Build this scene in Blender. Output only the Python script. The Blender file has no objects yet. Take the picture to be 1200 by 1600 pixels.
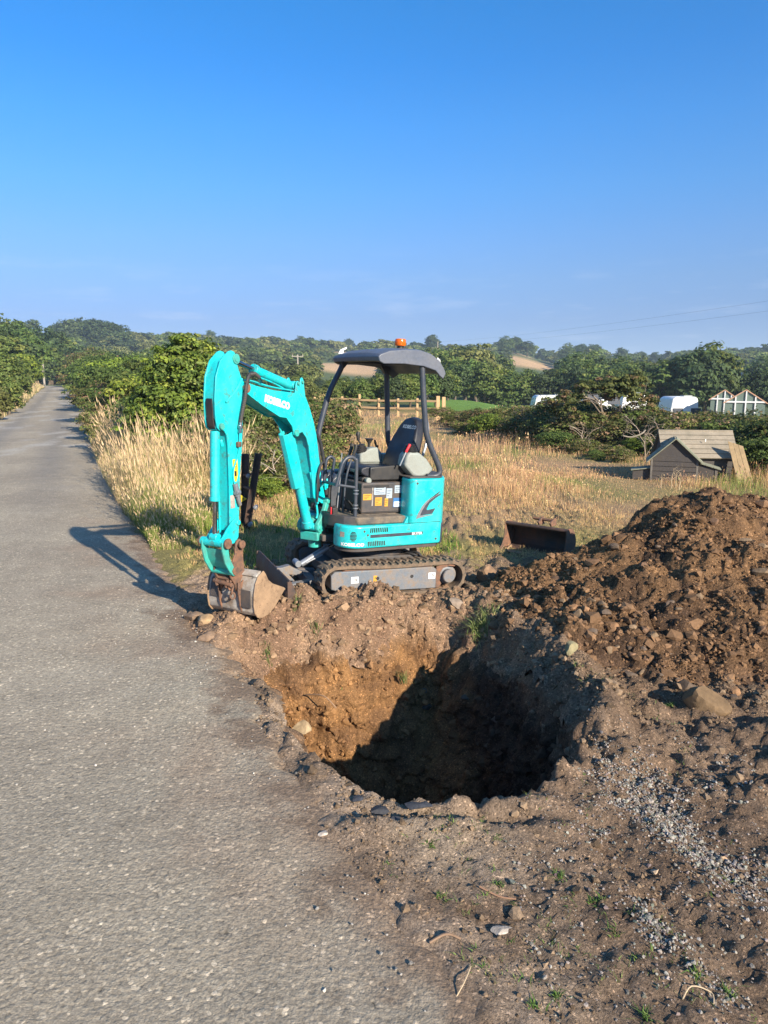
import bpy, bmesh, math, random
import numpy as np
from mathutils import Vector, Matrix
random.seed(7); RNG = np.random.default_rng(11)
S = bpy.context.scene
COL = S.collection
R_ = math.radians

# ------------------------------------------------------------------ camera, sky, sun, exposure
CAMH = 1.95; PITCH = 10.5
cam = bpy.data.cameras.new('camera'); cam_o = bpy.data.objects.new('camera', cam); COL.objects.link(cam_o)
cam_o.location = (0, 0, CAMH); cam_o.rotation_euler = (R_(90 - PITCH), 0, 0)
cam.sensor_fit = 'VERTICAL'; cam.sensor_height = 36; cam.sensor_width = 27; cam.lens = 36 * 1130 / 1600
cam.clip_start = 0.05; cam.clip_end = 8000
S.camera = cam_o
S.render.resolution_x = 768; S.render.resolution_y = 1024

SUN_AZ = 143.0   # degrees clockwise from +Y, towards the sun
SUN_EL = 24.0
world = bpy.data.worlds.new('World'); S.world = world; world.use_nodes = True
nt = world.node_tree
for n in list(nt.nodes): nt.nodes.remove(n)
wo = nt.nodes.new('ShaderNodeOutputWorld'); bg = nt.nodes.new('ShaderNodeBackground')
sky = nt.nodes.new('ShaderNodeTexSky'); sky.sky_type = 'NISHITA'; sky.sun_disc = False
sky.sun_elevation = R_(SUN_EL); sky.sun_rotation = R_(SUN_AZ)
sky.air_density = 1.0; sky.dust_density = 0.15; sky.ozone_density = 3.0; sky.altitude = 50
# clear, deep blue summer sky: tone the Nishita sky by height above the horizon
tcw = nt.nodes.new('ShaderNodeTexCoord'); sz = nt.nodes.new('ShaderNodeSeparateXYZ'); nt.links.new(tcw.outputs['Generated'], sz.inputs[0])
rp = nt.nodes.new('ShaderNodeValToRGB'); el = rp.color_ramp.elements
stops = [(0, (.20, .25, .48)), (.026, (.165, .22, .44)), (.076, (.20, .25, .43)), (.125, (.25, .33, .49)), (.172, (.255, .395, .58)), (.231, (.215, .46, .68)), (.30, (.155, .49, .77)), (.363, (.095, .48, .80)), (.417, (.075, .49, .80)), (.55, (.30, .68, .9)), (1, (.7, .9, 1))]
el[0].position, el[0].color = stops[0][0], (*stops[0][1], 1); el[1].position, el[1].color = stops[-1][0], (*stops[-1][1], 1)
for q, c in stops[1:-1]:
    k = el.new(q); k.color = (*c, 1)
nt.links.new(sz.outputs[2], rp.inputs[0])
mxw = nt.nodes.new('ShaderNodeMix'); mxw.data_type = 'RGBA'; mxw.blend_type = 'MULTIPLY'; mxw.inputs[0].default_value = 1
nt.links.new(sky.outputs[0], mxw.inputs[6]); nt.links.new(rp.outputs[0], mxw.inputs[7]); 
# a few very faint wisps low in the sky
mp = nt.nodes.new('ShaderNodeMapping'); mp.inputs['Scale'].default_value = (5, 5, 34); mp.inputs['Location'].default_value = (1.3, .4, 0); nt.links.new(tcw.outputs['Generated'], mp.inputs[0])
nz = nt.nodes.new('ShaderNodeTexNoise'); nz.inputs['Scale'].default_value = 1.6; nz.inputs['Detail'].default_value = 7; nz.inputs['Roughness'].default_value = .62; nt.links.new(mp.outputs[0], nz.inputs['Vector'])
r1_ = nt.nodes.new('ShaderNodeMapRange'); r1_.inputs['From Min'].default_value = .54; r1_.inputs['From Max'].default_value = .78; r1_.inputs['To Max'].default_value = .22; nt.links.new(nz.outputs['Fac'], r1_.inputs['Value'])
r2_ = nt.nodes.new('ShaderNodeMapRange'); r2_.inputs['From Min'].default_value = .17; r2_.inputs['From Max'].default_value = .08; nt.links.new(sz.outputs[2], r2_.inputs['Value'])
mu_ = nt.nodes.new('ShaderNodeMath'); mu_.operation = 'MULTIPLY'; nt.links.new(r1_.outputs[0], mu_.inputs[0]); nt.links.new(r2_.outputs[0], mu_.inputs[1])
mw = nt.nodes.new('ShaderNodeMix'); mw.data_type = 'RGBA'; nt.links.new(mu_.outputs[0], mw.inputs[0]); nt.links.new(mxw.outputs[2], mw.inputs[6]); mw.inputs[7].default_value = (4.2, 4.2, 4.6, 1)
nt.links.new(mw.outputs[2], bg.inputs[0])
bg.inputs[1].default_value = 0.12
nt.links.new(bg.outputs[0], wo.inputs[0])
sun = bpy.data.lights.new('sun', 'SUN'); sun.energy = 4.9; sun.angle = R_(0.53); sun.color = (1.0, 0.89, 0.73)
sun_o = bpy.data.objects.new('sun', sun); COL.objects.link(sun_o)
a = R_(SUN_AZ); e = R_(SUN_EL)
sdir = Vector((math.sin(a) * math.cos(e), math.cos(a) * math.cos(e), math.sin(e)))
sun_o.rotation_euler = sdir.to_track_quat('Z', 'Y').to_euler(); sun_o.location = (20, -30, 30)
S.view_settings.view_transform = 'Standard'; S.view_settings.look = 'None'; S.view_settings.gamma = 1
S.view_settings.exposure = 1.12
S.cycles.max_bounces = 6; S.cycles.diffuse_bounces = 3; S.cycles.glossy_bounces = 3
S.cycles.transmission_bounces = 4; S.cycles.volume_bounces = 1; S.cycles.transparent_max_bounces = 8
S.cycles.use_denoising = True

# ------------------------------------------------------------------ helpers: objects
def tag(o, label=None, cat=None, group=None, kind=None):
    if label: o['label'] = label
    if cat: o['category'] = cat
    if group: o['group'] = group
    if kind: o['kind'] = kind
    return o
def link(name, me, parent=None, mats=(), loc=None):
    o = bpy.data.objects.new(name, me); COL.objects.link(o)
    for m in (mats if isinstance(mats, (list, tuple)) else [mats]): me.materials.append(m)
    if parent: o.parent = parent
    if loc is not None: o.location = loc
    return o
def empty(name, loc, label, cat, group=None):
    o = bpy.data.objects.new(name, None); COL.objects.link(o); o.location = loc; o.empty_display_size = .2
    return tag(o, label, cat, group)
def copy_tree(o, parent=None):
    c = o.copy(); COL.objects.link(c)
    if parent: c.parent = parent
    for ch in [x for x in COL.objects if x.parent == o]: copy_tree(ch, c)
    return c

def npmesh(name, V, quads=None, tris=None, smooth=False, col=None, colname='Col'):
    """mesh from numpy arrays"""
    me = bpy.data.meshes.new(name)
    V = np.asarray(V, dtype=np.float32)
    me.vertices.add(len(V)); me.vertices.foreach_set('co', V.ravel())
    parts = []; starts = []; n = 0
    for arr, k in ((quads, 4), (tris, 3)):
        if arr is not None and len(arr):
            arr = np.asarray(arr, dtype=np.int32)
            parts.append(arr.ravel()); starts.append(n + np.arange(len(arr)) * k); n += arr.size
    L = np.concatenate(parts); st = np.concatenate(starts)
    me.loops.add(len(L)); me.loops.foreach_set('vertex_index', L)
    me.polygons.add(len(st)); me.polygons.foreach_set('loop_start', st.astype(np.int32))
    me.update(calc_edges=True); me.validate()
    if smooth: me.shade_smooth()
    else: me.shade_flat()
    if col is not None:
        at = me.color_attributes.new(colname, 'FLOAT_COLOR', 'POINT')
        c = np.ones((len(V), 4), dtype=np.float32); c[:, :3] = col
        at.data.foreach_set('color', c.ravel())
    return me

# ------------------------------------------------------------------ helpers: noise (numpy)
def _h(ix, iy, iz, s):
    h = (ix.astype(np.int64) * 374761393 + iy.astype(np.int64) * 668265263 + iz.astype(np.int64) * 2147483647 % 1013904223 + s * 974634777)
    h = (h ^ (h >> 13)) * 1274126177
    h = h ^ (h >> 16)
    return ((h & 0xFFFFFF).astype(np.float64) / 0xFFFFFF) * 2 - 1
def vnoise(x, y, z=None, s=0):
    x = np.asarray(x, float); y = np.asarray(y, float)
    z = np.zeros_like(x) if z is None else np.asarray(z, float)
    ix, iy, iz = np.floor(x), np.floor(y), np.floor(z)
    fx, fy, fz = x - ix, y - iy, z - iz
    fx, fy, fz = [f * f * f * (f * (f * 6 - 15) + 10) for f in (fx, fy, fz)]
    def c(a, b, d): return _h(ix + a, iy + b, iz + d, s)
    x00 = c(0,0,0)*(1-fx)+c(1,0,0)*fx; x10 = c(0,1,0)*(1-fx)+c(1,1,0)*fx
    y0 = x00*(1-fy)+x10*fy
    if not np.any(fz): return y0
    x01 = c(0,0,1)*(1-fx)+c(1,0,1)*fx; x11 = c(0,1,1)*(1-fx)+c(1,1,1)*fx
    y1 = x01*(1-fy)+x11*fy
    return y0*(1-fz)+y1*fz
def fbm(x, y, z=None, oct=4, s=0, gain=.5):
    t = 0; a = 1; f = 1
    for k in range(oct):
        t = t + a * vnoise(x*f+17.3*k, y*f-9.1*k, None if z is None else z*f, s+k); a *= gain; f *= 2.03
    return t
def billow(x, y, z=None, oct=4, s=0, gain=.5):
    t = 0; a = 1; f = 1
    for k in range(oct):
        t = t + a * (np.abs(vnoise(x*f+7.3*k, y*f-3.1*k, None if z is None else z*f, s+k))*2-.6); a *= gain; f *= 2.1
    return t
def sstep(a, b, x):
    t = np.clip((x - a) / (b - a), 0, 1); return t * t * (3 - 2 * t)
def mixc(c0, c1, t):
    t = np.clip(np.asarray(t), 0, 1)[..., None]; return np.asarray(c0) * (1 - t) + np.asarray(c1) * t

# ------------------------------------------------------------------ helpers: materials
MATS = {}
def newmat(name):
    m = bpy.data.materials.new(name); m.use_nodes = True; t = m.node_tree
    b = t.nodes['Principled BSDF']; return m, t, b
def nd(t, typ, **kw):
    n = t.nodes.new(typ)
    for k, v in kw.items():
        if k in n.inputs.keys() if hasattr(n.inputs, 'keys') else False: n.inputs[k].default_value = v
        else: setattr(n, k, v)
    return n
def noise_node(t, scale, detail=5, rough=.6, coord='Object'):
    tc = t.nodes.new('ShaderNodeTexCoord'); n = t.nodes.new('ShaderNodeTexNoise')
    n.inputs['Scale'].default_value = scale; n.inputs['Detail'].default_value = detail; n.inputs['Roughness'].default_value = rough
    t.links.new(tc.outputs[coord], n.inputs['Vector']); return n
def ramp(t, src, stops):
    r = t.nodes.new('ShaderNodeValToRGB'); el = r.color_ramp.elements
    el[0].position = stops[0][0]; el[0].color = (*stops[0][1], 1)
    el[1].position = stops[-1][0]; el[1].color = (*stops[-1][1], 1)
    for p, c in stops[1:-1]:
        k = el.new(p); k.color = (*c, 1)
    t.links.new(src, r.inputs[0]); return r
def mix(t, fac, a, b, mode='MIX'):
    m = t.nodes.new('ShaderNodeMix'); m.data_type = 'RGBA'; m.blend_type = mode
    for i, v in ((0, fac), (6, a), (7, b)):
        if hasattr(v, 'is_linked') or hasattr(v, 'links'): t.links.new(v, m.inputs[i])
        else: m.inputs[i].default_value = v if i == 0 else (*v, 1)
    return m.outputs[2]
def bump(t, b, src, strength, dist):
    n = t.nodes.new('ShaderNodeBump'); n.inputs['Strength'].default_value = strength; n.inputs['Distance'].default_value = dist
    t.links.new(src, n.inputs['Height']); t.links.new(n.outputs[0], b.inputs['Normal']); return n
def simple(name, c, rough=.5, metal=0, dirt=None, damt=.5, dscale=6, bumps=0, bscale=60, spec=.5, coat=0, specks=None):
    """painted or plain surface with mottled dirt"""
    m, t, b = newmat(name)
    b.inputs['Roughness'].default_value = rough; b.inputs['Metallic'].default_value = metal
    b.inputs['Specular IOR Level'].default_value = spec
    if coat: b.inputs['Coat Weight'].default_value = coat; b.inputs['Coat Roughness'].default_value = .15
    n = noise_node(t, dscale, 8, .68)
    d = dirt or tuple(x * .55 for x in c)
    fac = ramp(t, n.outputs['Fac'], [(.5 - .12, (0, 0, 0)), (.5 + .2, (damt,) * 3)])
    base = mix(t, fac.outputs[0], c, d)
    n2 = noise_node(t, dscale * 9, 4, .6)
    v = ramp(t, n2.outputs['Fac'], [(.3, (.86,) * 3), (.7, (1.08,) * 3)])
    base = mix(t, 1.0, base, v.outputs[0], 'MULTIPLY')
    if specks:
        n4 = noise_node(t, 16, 10, .78); f4 = ramp(t, n4.outputs['Fac'], [(.555, (0,)*3), (.60, (.75,)*3)]); base = mix(t, f4.outputs[0], base, specks)
    t.links.new(base, b.inputs['Base Color'])
    rr = ramp(t, n.outputs['Fac'], [(.35, (max(rough - .08, 0),) * 3), (.7, (min(rough + .25, 1),) * 3)])
    t.links.new(rr.outputs[0], b.inputs['Roughness'])
    if bumps:
        n3 = noise_node(t, bscale, 5, .6); bump(t, b, n3.outputs['Fac'], bumps, .01)
    return m
def attrmat(name, rough=.9, var=.2, vscale=30, bumps=0, bscale=60, bdist=.02, spec=.2, trans=0, objvar=0, grit=0):
    m, t, b = newmat(name)
    at = t.nodes.new('ShaderNodeAttribute'); at.attribute_name = 'Col'
    c = at.outputs['Color']
    if var:
        n = noise_node(t, vscale, 6, .65)
        v = ramp(t, n.outputs['Fac'], [(.25, (1 - var,) * 3), (.75, (1 + var,) * 3)])
        c = mix(t, 1.0, c, v.outputs[0], 'MULTIPLY')
    if objvar:
        oi = t.nodes.new('ShaderNodeObjectInfo')
        h = t.nodes.new('ShaderNodeHueSaturation'); t.links.new(c, h.inputs['Color'])
        mr = t.nodes.new('ShaderNodeMapRange'); mr.inputs['To Min'].default_value = 1 - objvar; mr.inputs['To Max'].default_value = 1 + objvar
        t.links.new(oi.outputs['Random'], mr.inputs['Value']); t.links.new(mr.outputs[0], h.inputs['Value'])
        mr2 = t.nodes.new('ShaderNodeMapRange'); mr2.inputs['To Min'].default_value = .485; mr2.inputs['To Max'].default_value = .51
        mm = t.nodes.new('ShaderNodeMath'); mm.operation = 'FRACT'; mu = t.nodes.new('ShaderNodeMath'); mu.operation = 'MULTIPLY'; mu.inputs[1].default_value = 7.31
        t.links.new(oi.outputs['Random'], mu.inputs[0]); t.links.new(mu.outputs[0], mm.inputs[0]); t.links.new(mm.outputs[0], mr2.inputs['Value'])
        t.links.new(mr2.outputs[0], h.inputs['Hue']); c = h.outputs[0]
    if grit:
        tcg = t.nodes.new('ShaderNodeTexCoord'); vg = t.nodes.new('ShaderNodeTexVoronoi'); vg.inputs['Scale'].default_value = grit; t.links.new(tcg.outputs['Object'], vg.inputs['Vector'])
        sg = t.nodes.new('ShaderNodeSeparateColor'); t.links.new(vg.outputs['Color'], sg.inputs[0])
        rg = ramp(t, sg.outputs[0], [(0, (.55,)*3), (.25, (.85,)*3), (.85, (1.1,)*3), (.94, (1.25,)*3), (1, (2.4, 2.3, 2.2))]); c = mix(t, 1.0, c, rg.outputs[0], 'MULTIPLY')
    t.links.new(c, b.inputs['Base Color'])
    b.inputs['Roughness'].default_value = rough; b.inputs['Specular IOR Level'].default_value = spec
    if bumps:
        n3 = noise_node(t, bscale, 8, .7); bump(t, b, n3.outputs['Fac'], bumps, bdist)
    if trans:
        tr = t.nodes.new('ShaderNodeBsdfTranslucent'); t.links.new(c, tr.inputs['Color'])
        mx = t.nodes.new('ShaderNodeMixShader'); mx.inputs[0].default_value = trans
        out = t.nodes['Material Output']
        t.links.new(b.outputs[0], mx.inputs[1]); t.links.new(tr.outputs[0], mx.inputs[2]); t.links.new(mx.outputs[0], out.inputs[0])
    return m

M = {}
M['teal'] = simple('teal_paint', (.003, .53, .555), .38, dirt=(.05, .34, .32), damt=.6, dscale=5, spec=.5, coat=.2, specks=(.07, .20, .18))
M['teal_old'] = simple('faded_teal_paint', (.03, .40, .34), .5, dirt=(.12, .12, .09), damt=.6, dscale=7, spec=.4)
M['navy'] = simple('dark_blue_grey_paint', (.035, .045, .065), .38, dirt=(.09, .08, .07), damt=.35, spec=.5)
M['roof'] = simple('grey_canopy_paint', (.085, .10, .135), .45, dirt=(.14, .135, .135), damt=.4, dscale=5, bumps=.05, bscale=300)
M['black'] = simple('black_plastic', (.012, .013, .015), .45, dirt=(.06, .05, .04), damt=.5, dscale=7)
M['darkmetal'] = simple('dark_steel', (.045, .045, .05), .55, dirt=(.13, .09, .06), damt=.7, dscale=6, bumps=.1)
M['frame'] = simple('blue_grey_steel', (.13, .15, .175), .5, dirt=(.23, .165, .11), damt=.85, dscale=8, specks=(.20, .14, .09), bumps=.08)
M['rubber'] = simple('dusty_rubber', (.04, .037, .034), .85, dirt=(.20, .145, .10), damt=.85, dscale=14, bumps=.3, bscale=70)
M['mudrubber'] = simple('muddy_rubber', (.10, .075, .052), .9, dirt=(.25, .17, .11), damt=.9, dscale=18, bumps=.4, bscale=70)
M['rust'] = simple('rusty_steel', (.10, .062, .045), .75, dirt=(.27, .125, .065), damt=.9, dscale=14, specks=(.035, .03, .028), bumps=.3, bscale=80)
M['rustdark'] = simple('dark_rusty_steel', (.035, .028, .027), .6, dirt=(.15, .075, .045), damt=.75, dscale=8, bumps=.25, bscale=50)
M['claysteel'] = simple('clay_polished_steel', (.27, .18, .11), .6, dirt=(.40, .26, .15), damt=.9, dscale=12, specks=(.16, .10, .06), metal=.1, bumps=.15)
M['chrome'] = simple('chrome_rod', (.35, .36, .38), .18, 1.0, dirt=(.2, .19, .18), damt=.3)
M['silver'] = simple('silver_grey_paint', (.27, .29, .32), .35, .4, dirt=(.2, .16, .12), damt=.5)
M['greyplastic'] = simple('pale_grey_plastic', (.26, .285, .26), .5, dirt=(.19, .18, .15), damt=.5, dscale=9)
M['white'] = simple('white_print', (.75, .76, .76), .5, dirt=(.5, .48, .44), damt=.3)
M['whiteplate'] = simple('weathered_white_paint', (.40, .37, .33), .55, dirt=(.17, .115, .075), damt=1.0, dscale=11, specks=(.07, .07, .075))
M['yellow'] = simple('yellow_sticker', (.72, .50, .02), .5, damt=.2)
M['orange'] = simple('orange_sticker', (.62, .30, .03), .5, damt=.25)
M['paper'] = simple('blue_grey_sticker', (.33, .40, .47), .5, damt=.2)
M['blue'] = simple('blue_sticker', (.03, .14, .35), .5, damt=.2)
M['red'] = simple('red_plastic', (.65, .02, .03), .4, damt=.1)
M['seat'] = simple('black_vinyl', (.012, .014, .022), .42, dirt=(.03, .03, .035), damt=.4, dscale=5)
m, t, b = newmat('amber_lens'); b.inputs['Base Color'].default_value = (.85, .16, .01, 1); b.inputs['Roughness'].default_value = .15
b.inputs['Transmission Weight'].default_value = .35; M['amber'] = m
M['floor'] = simple('dusty_floor_mat', (.07, .065, .06), .85, dirt=(.24, .18, .12), damt=.9, dscale=9, bumps=.3)
M['hose'] = simple('hydraulic_hose', (.025, .025, .028), .55, dirt=(.06, .055, .05), damt=.5)

# ------------------------------------------------------------------ helpers: shape builder in a local frame
def rz(a):
    c, s = math.cos(a), math.sin(a); return np.array([[c, -s, 0], [s, c, 0], [0, 0, 1.]])
class Fr:
    """rigid frame: world = Rm @ p + c"""
    def __init__(s, Rm, c): s.R = np.asarray(Rm, float); s.c = np.asarray(c, float)
    def w(s, p): return s.R @ np.asarray(p, float) + s.c
WORLD = Fr(np.eye(3), (0, 0, 0))
class MB:
    def __init__(s, fr=WORLD): s.V = []; s.F = []; s.fr = fr
    def add(s, V, F):
        n = len(s.V); s.V += [tuple(s.fr.w(v)) for v in V]; s.F += [tuple(i + n for i in f) for f in F]; return s
    def box(s, a, b):
        x0, y0, z0 = a; x1, y1, z1 = b
        x0, x1 = min(x0, x1), max(x0, x1); y0, y1 = min(y0, y1), max(y0, y1); z0, z1 = min(z0, z1), max(z0, z1)
        V = [(x0,y0,z0),(x1,y0,z0),(x1,y1,z0),(x0,y1,z0),(x0,y0,z1),(x1,y0,z1),(x1,y1,z1),(x0,y1,z1)]
        return s.add(V, [(3,2,1,0),(4,5,6,7),(0,1,5,4),(1,2,6,5),(2,3,7,6),(3,0,4,7)])
    def prism(s, pts, lo, hi, ax=1):
        """2-D outline extruded along axis ax (outline is in the two other axes, in order)"""
        A = sum(pts[i][0]*pts[(i+1)%len(pts)][1]-pts[(i+1)%len(pts)][0]*pts[i][1] for i in range(len(pts)))
        if A < 0: pts = pts[::-1]
        if lo > hi: lo, hi = hi, lo
        def P(p, h):
            return {0: (h, p[0], p[1]), 1: (p[0], h, p[1]), 2: (p[0], p[1], h)}[ax]
        n = len(pts); V = [P(p, lo) for p in pts] + [P(p, hi) for p in pts]
        F = [tuple(range(n))[::-1], tuple(range(n, 2*n))] + [(i, (i+1) % n, n+(i+1) % n, n+i) for i in range(n)]
        if ax == 1: F = [f[::-1] for f in F]
        return s.add(V, F)
    def tube(s, pts, r, seg=12, smooth=0, cap=True):
        P = [np.array(p, float) for p in pts]
        rs = r if isinstance(r, (list, tuple)) else [r]*len(P)
        if smooth:
            Q = []; q = []
            n = len(P)
            for i in range(n-1):
                p0, p1, p2, p3 = P[max(i-1, 0)], P[i], P[i+1], P[min(i+2, n-1)]
                for k in range(smooth):
                    u = k/smooth
                    Q.append(.5*((2*p1)+(-p0+p2)*u+(2*p0-5*p1+4*p2-p3)*u*u+(-p0+3*p1-3*p2+p3)*u**3)); q.append(rs[i]*(1-u)+rs[i+1]*u)
            Q.append(P[-1]); q.append(rs[-1]); P = Q; rs = q
        V = []; F = []; up = None
        for i, p in enumerate(P):
            d = P[min(i+1, len(P)-1)] - P[max(i-1, 0)]; d /= (np.linalg.norm(d) + 1e-9)
            if up is None:
                up = np.cross(d, [0, 0, 1.]) if abs(d[2]) < .9 else np.cross(d, [1., 0, 0])
            up = up - d*np.dot(up, d); up /= (np.linalg.norm(up) + 1e-9); w = np.cross(d, up)
            for k in range(seg):
                a = 2*math.pi*k/seg; V.append(p + (up*math.cos(a)+w*math.sin(a))*rs[i])
        for i in range(len(P)-1):
            for k in range(seg):
                k2 = (k+1) % seg; F.append((i*seg+k, i*seg+k2, (i+1)*seg+k2, (i+1)*seg+k))
        if cap: F.append(tuple(range(seg))[::-1]); F.append(tuple(range((len(P)-1)*seg, len(P)*seg)))
        return s.add(V, F)
    def cyl(s, a, b, r, seg=20): return s.tube([a, b], r, seg)
    def lathe(s, base, axis, prof, seg=20):
        """prof: (distance along axis, radius)"""
        b = np.array(base, float); d = np.array(axis, float); d /= np.linalg.norm(d)
        return s.tube([b+d*h for h, r in prof], [max(r, 1e-4) for h, r in prof], seg)
    def ring(s, c, axis, R, r, seg=20, rs=8, arc=2*math.pi, start=0, squash=1):
        c = np.array(c, float); d = np.array(axis, float); d /= np.linalg.norm(d)
        u = np.cross(d, [0, 0, 1.]) if abs(d[2]) < .9 else np.cross(d, [1., 0, 0]); u /= np.linalg.norm(u); w = np.cross(d, u)
        pts = [c + u*math.cos(start+arc*k/seg)*R + w*math.sin(start+arc*k/seg)*R*squash for k in range(seg+1)]
        return s.tube(pts, r, rs)
    def bar(s, a, b, w, h, up=(0, 0, 1)):
        a = np.array(a, float); b = np.array(b, float); d = b-a; d /= np.linalg.norm(d)
        u = np.array(up, float); u = u - d*np.dot(u, d); u /= np.linalg.norm(u); v = np.cross(d, u)
        V = [p + v*sx*w/2 + u*sy*h/2 for p in (a, b) for sx, sy in ((-1,-1),(1,-1),(1,1),(-1,1))]
        return s.add(V, [(0,1,2,3)[::-1],(4,5,6,7),(0,1,5,4),(1,2,6,5),(2,3,7,6),(3,0,4,7)])
    def build(s, name, mat, parent=None, bev=0, angle=35, origin=None, segs=2):
        me = bpy.data.meshes.new(name)
        o = np.array(origin if origin is not None else (root_origin(parent) if parent else (0, 0, 0)), float)
        me.from_pydata([tuple(np.array(v)-o) for v in s.V], [], s.F); me.validate()
        bm = bmesh.new(); bm.from_mesh(me); bmesh.ops.recalc_face_normals(bm, faces=bm.faces); bm.to_mesh(me); bm.free()
        me.shade_smooth(); me.set_sharp_from_angle(angle=R_(angle))
        ob = link(name, me, parent, mat)
        if origin is not None and not parent: ob.location = o
        if bev:
            b = ob.modifiers.new('bevel', 'BEVEL'); b.width = bev; b.segments = segs; b.limit_method = 'ANGLE'; b.angle_limit = R_(30); b.harden_normals = False
        return ob
def root_origin(p):
    o = np.zeros(3)
    while p is not None: o = o + np.array(p.location); p = p.parent
    return o
def text_geo(txt, h, bold=0.03, width=1.0):
    """flat text: returns verts (x,y), faces; centred, cap height h"""
    cu = bpy.data.curves.new('txt', 'FONT'); cu.body = txt; cu.size = 1; cu.offset = bold; cu.resolution_u = 3
    ob = bpy.data.objects.new('txt', cu); COL.objects.link(ob)
    dg = bpy.context.evaluated_depsgraph_get(); dg.update()
    me = ob.evaluated_get(dg).to_mesh()
    V = np.array([v.co[:2] for v in me.vertices]); F = [tuple(p.vertices) for p in me.polygons]
    ob.evaluated_get(dg).to_mesh_clear(); bpy.data.objects.remove(ob); bpy.data.curves.remove(cu)
    V -= (V.max(0)+V.min(0))/2; k = h/(V[:, 1].max()-V[:, 1].min()); V *= k; V[:, 0] *= width
    return V, F
# ------------------------------------------------------------------ the land
RD = np.array([-.391, .920]); RN = np.array([-.920, -.391])   # along the road, to its left
RP = np.array([.40, 0.])                                       # its right edge passes here
def rd_st(x, y):
    """s along road, t metres left of its right edge; the far end bends left"""
    dx, dy = x-RP[0], y-RP[1]
    s = dx*RD[0]+dy*RD[1]; t = dx*RN[0]+dy*RN[1]
    t = t - np.where(s > 105, (s-105)**2/60., 0)
    return s, t
SKY = np.array([(-900,512),(0,514),(30,519),(60,527),(130,527),(200,528),(260,527),(330,529),(400,530),(470,534),(560,538),(650,533),(700,535),(740,536),(800,529),(860,546),(915,540),(940,551),(1010,552),(1090,549),(1200,542),(2100,540)])
def atp(px, Y): return (px-600)/1130*(Y*.983+.33)
def land(x, y):
    """large-scale height of the ground"""
    x = np.asarray(x, float); y = np.asarray(y, float)
    r = np.hypot(x, y); s, t = rd_st(x, y)
    z = .9*sstep(45, 118, s)*np.exp(-((np.maximum(np.abs(t-1.8)-4, 0))/18)**2)*(1-sstep(125, 170, s))
    z = z - 1.9*sstep(7, 17, x)*sstep(20, 42, y)*(1-sstep(150, 260, r)*.3)
    z = z - 1.2*sstep(60, 110, y)*sstep(-30, 0, x)
    px = 600+1130*x/np.maximum(y, 1.)
    px = np.where(y < 5, np.where(x < 0, -900, 2100), px)
    el = (590-np.interp(px, SKY[:, 0], SKY[:, 1]))/1130.
    top = el*520+1.95-8.5
    z = z + (top+1.5)*sstep(140, 520, r)**1.15*np.where(y > -200, 1, .5)
    z = z + (r > 90)*fbm(x/45., y/45., oct=3, s=3)*1.2*sstep(90, 200, r)
    # the rise left of the road
    z = z + 3.2*sstep(6, 34, t)*sstep(35, 100, r)*(1-sstep(200, 300, r))
    return z
# --- the hole: signed distance to its rim (positive inside)
HOLE = np.array([(-.93,4.98),(-.82,4.66),(-.67,4.2),(-.50,3.74),(-.31,3.38),(-.10,3.17),(.12,3.09),(.36,3.06),(.58,3.12),(.78,3.22),(1.0,3.38),(1.06,3.66),(1.06,4.0),(.98,4.5),(.87,4.95),(.72,5.32),(.54,5.68),(.26,5.78),(.10,5.58),(-.10,5.40),(-.5,5.34),(-.82,5.26)])
def sdf(P, x, y):
    x = np.asarray(x, float); y = np.asarray(y, float); d = np.full(x.shape, 1e9); ins = np.zeros(x.shape, bool)
    for i in range(len(P)):
        a = P[i]; b = P[(i+1) % len(P)]; ex, ey = b-a
        h = np.clip(((x-a[0])*ex+(y-a[1])*ey)/(ex*ex+ey*ey), 0, 1)
        d = np.minimum(d, np.hypot(x-a[0]-h*ex, y-a[1]-h*ey))
        c = ((a[1] > y) != (b[1] > y)) & (x < (b[0]-a[0])*(y-a[1])/(b[1]-a[1]+1e-12)+a[0]); ins ^= c
    return np.where(ins, d, -d)
# tarmac edge (points on the boundary between tarmac and soil)
EDGE = np.array([(.80,-1.0),(.57,.6),(.42,1.5),(.31,1.9),(.17,2.15),(-.02,2.46),(-.21,2.86),(-.40,3.28),(-.66,3.86),(-.91,4.5),(-1.06,4.8),(-1.30,5.2),(-1.62,5.7),(-1.80,6.2),(-2.15,7.0),(-2.5,7.7),(-3.0,8.8),(-3.6,10.0)])
def edge_d(x, y):
    """metres to the right of the tarmac's edge"""
    xe = np.interp(y, EDGE[:, 1], EDGE[:, 0]); far = RP[0]+RD[0]/RD[1]*(y-RP[1])
    xe = np.where(y > 10, far + .24*np.exp(-(y-10)/3), xe); xe = np.where(y < -1, .62, xe)
    return x-xe
CREST = np.array([(-1.5,5.35,.02),(-1.1,5.62,.09),(-.65,5.72,.155),(-.3,5.8,.115),(.1,5.95,.075),(.5,6.12,.035),(.85,6.25,.04),(1.2,6.3,.09)])
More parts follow.
